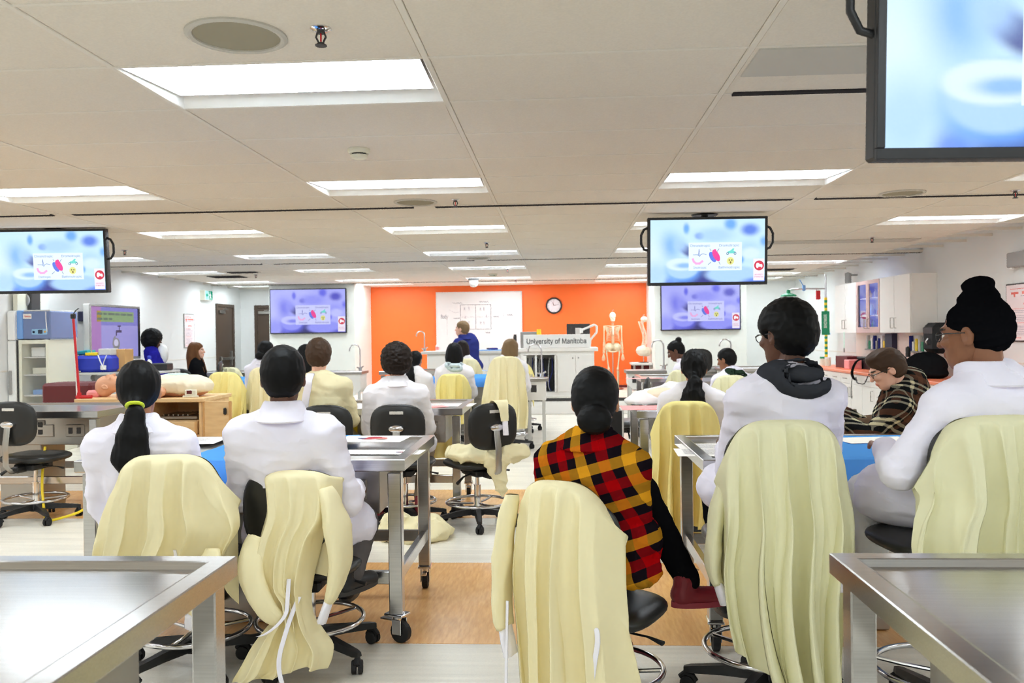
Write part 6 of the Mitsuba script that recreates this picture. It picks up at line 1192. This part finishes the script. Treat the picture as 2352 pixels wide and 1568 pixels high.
part(k, 'shirt', wrinkle(snet(mshirt, (-4.4, my - .34, mz - .01), (-3.5, my + .34, mz + .30), .014), .014, 14, 6), 'm_beige_cloth', True); part(k, 'belt_unit', join(cbox(.12, .03, .06, (-3.68, my - .215, mz + .05), .008), cbox(.16, .02, .02, (-3.68, my - .225, mz + .012), .004)), 'm_cream'); part(k, 'badge', cbox(.05, .012, .035, (-3.69, my - .234, mz + .055), .003), 'm_dark_red')
solo('green_cloth', 'small pale green cloth on the chest of the manikin', 'cloth', snet(lambda P: ell(P, (-3.93, my, mz + .222), (.13, .10, .016)), (-4.1, my - .14, mz + .18), (-3.76, my + .14, mz + .26), .01), 'm_drapegreen', True)
k = thing('drip_pole', 'thin pole half red, half white with a black clamp left of the manikin', 'pole'); qx, qy = -4.83, 8.2
part(k, 'red_pole', tube([(qx + .0, qy, zt + .02), (qx - .05, qy, 1.66)], .012, 10), 'm_red', 40); part(k, 'white_pole', tube([(qx - .035, qy + .02, zt), (qx - .04, qy + .02, 1.45)], .010, 10), 'm_white', 40); part(k, 'clamp', cbox(.04, .04, .05, (qx - .05, qy, 1.66), .006), 'm_black'); part(k, 'hook', tube([(qx - .05, qy, 1.68), (qx - .02, qy, 1.72), (qx + .01, qy, 1.74)], .005, 6), 'm_dark', 40); part(k, 'foot', join(tube([(qx - .03, qy, zt + .018), (qx + .13, qy, zt + .018)], .018, 10), cyl((qx, qy, zt), (qx, qy, zt + .06), .02)), 'm_red', 40)
solo('brown_case', 'dark brown leather-like case on the low trolley left of the red pole', 'case', span((-5.55, 8.7, .50), (-5.0, 9.1, .96), .03), 'm_dark_red'); k = thing('low_trolley', 'low grey trolley under the dark brown case', 'cart'); part(k, 'shelf', span((-5.6, 8.65, .47), (-4.95, 9.15, .50), .004), 'm_grey')
for x in (-5.57, -4.98):
    for y in (8.68, 9.12): part(k, 'post', span((x - .015, y - .015, 0), (x + .015, y + .015, .47), .002), 'm_grey')
solo('pink_pad', 'folded pink pad beside the head of the manikin', 'pad', wrinkle(span((-4.86, 8.36, zt), (-4.72, 8.62, zt + .07), .02).subdivide().subdivide(), .006, 20, 1), 'm_pink', 40)
for x, z, lb in ((-5.62, .0, 'blue and white spray bottle behind the manikin head'),): k = thing('spray_bottle', lb, 'bottle'); part(k, 'body', lathe([(.001, 0), (.035, 0), (.035, .12), (.012, .16), (.001, .16)], 14, mv(-5.55, 11.1, .99)), 'm_white', 40); part(k, 'trigger', cbox(.05, .03, .05, (-5.55, 11.1, 1.17), .008), 'm_blue_bag')
solo('equipment_table', 'grey equipment table under the interactive display', 'table', join(span((-5.85, 10.95, .955), (-5.35, 11.6, .985), .004), [span((x - .015, y - .015, 0), (x + .015, y + .015, .955), .002) for x in (-5.83, -5.37) for y in (10.98, 11.57)]), 'm_lightgrey')
solo('projector', 'small black projector on the equipment table left of the woman in blue', 'projector', cbox(.24, .2, .10, (-5.5, 11.35, 1.035), .012), 'm_black')
k = thing('yellow_cable', 'yellow cable lying from the left table to the floor near the ponytail girl', 'cable'); put(k, tube(smooth_path([(-4.15, 6.55, .56), (-4.11, 6.45, .40), (-4.05, 6.35, .20), (-3.98, 6.30, .02), (-3.80, 6.35, .06), (-3.55, 6.45, .22), (-3.45, 6.5, .30)], 30), .010, 8), 'm_yellow', True)
k = thing('low_wooden_box', 'tan wooden box under the left table', 'box'); put(k, span((-4.0, 7.0, 0), (-3.66, 7.4, .62), .006), 'm_wood')
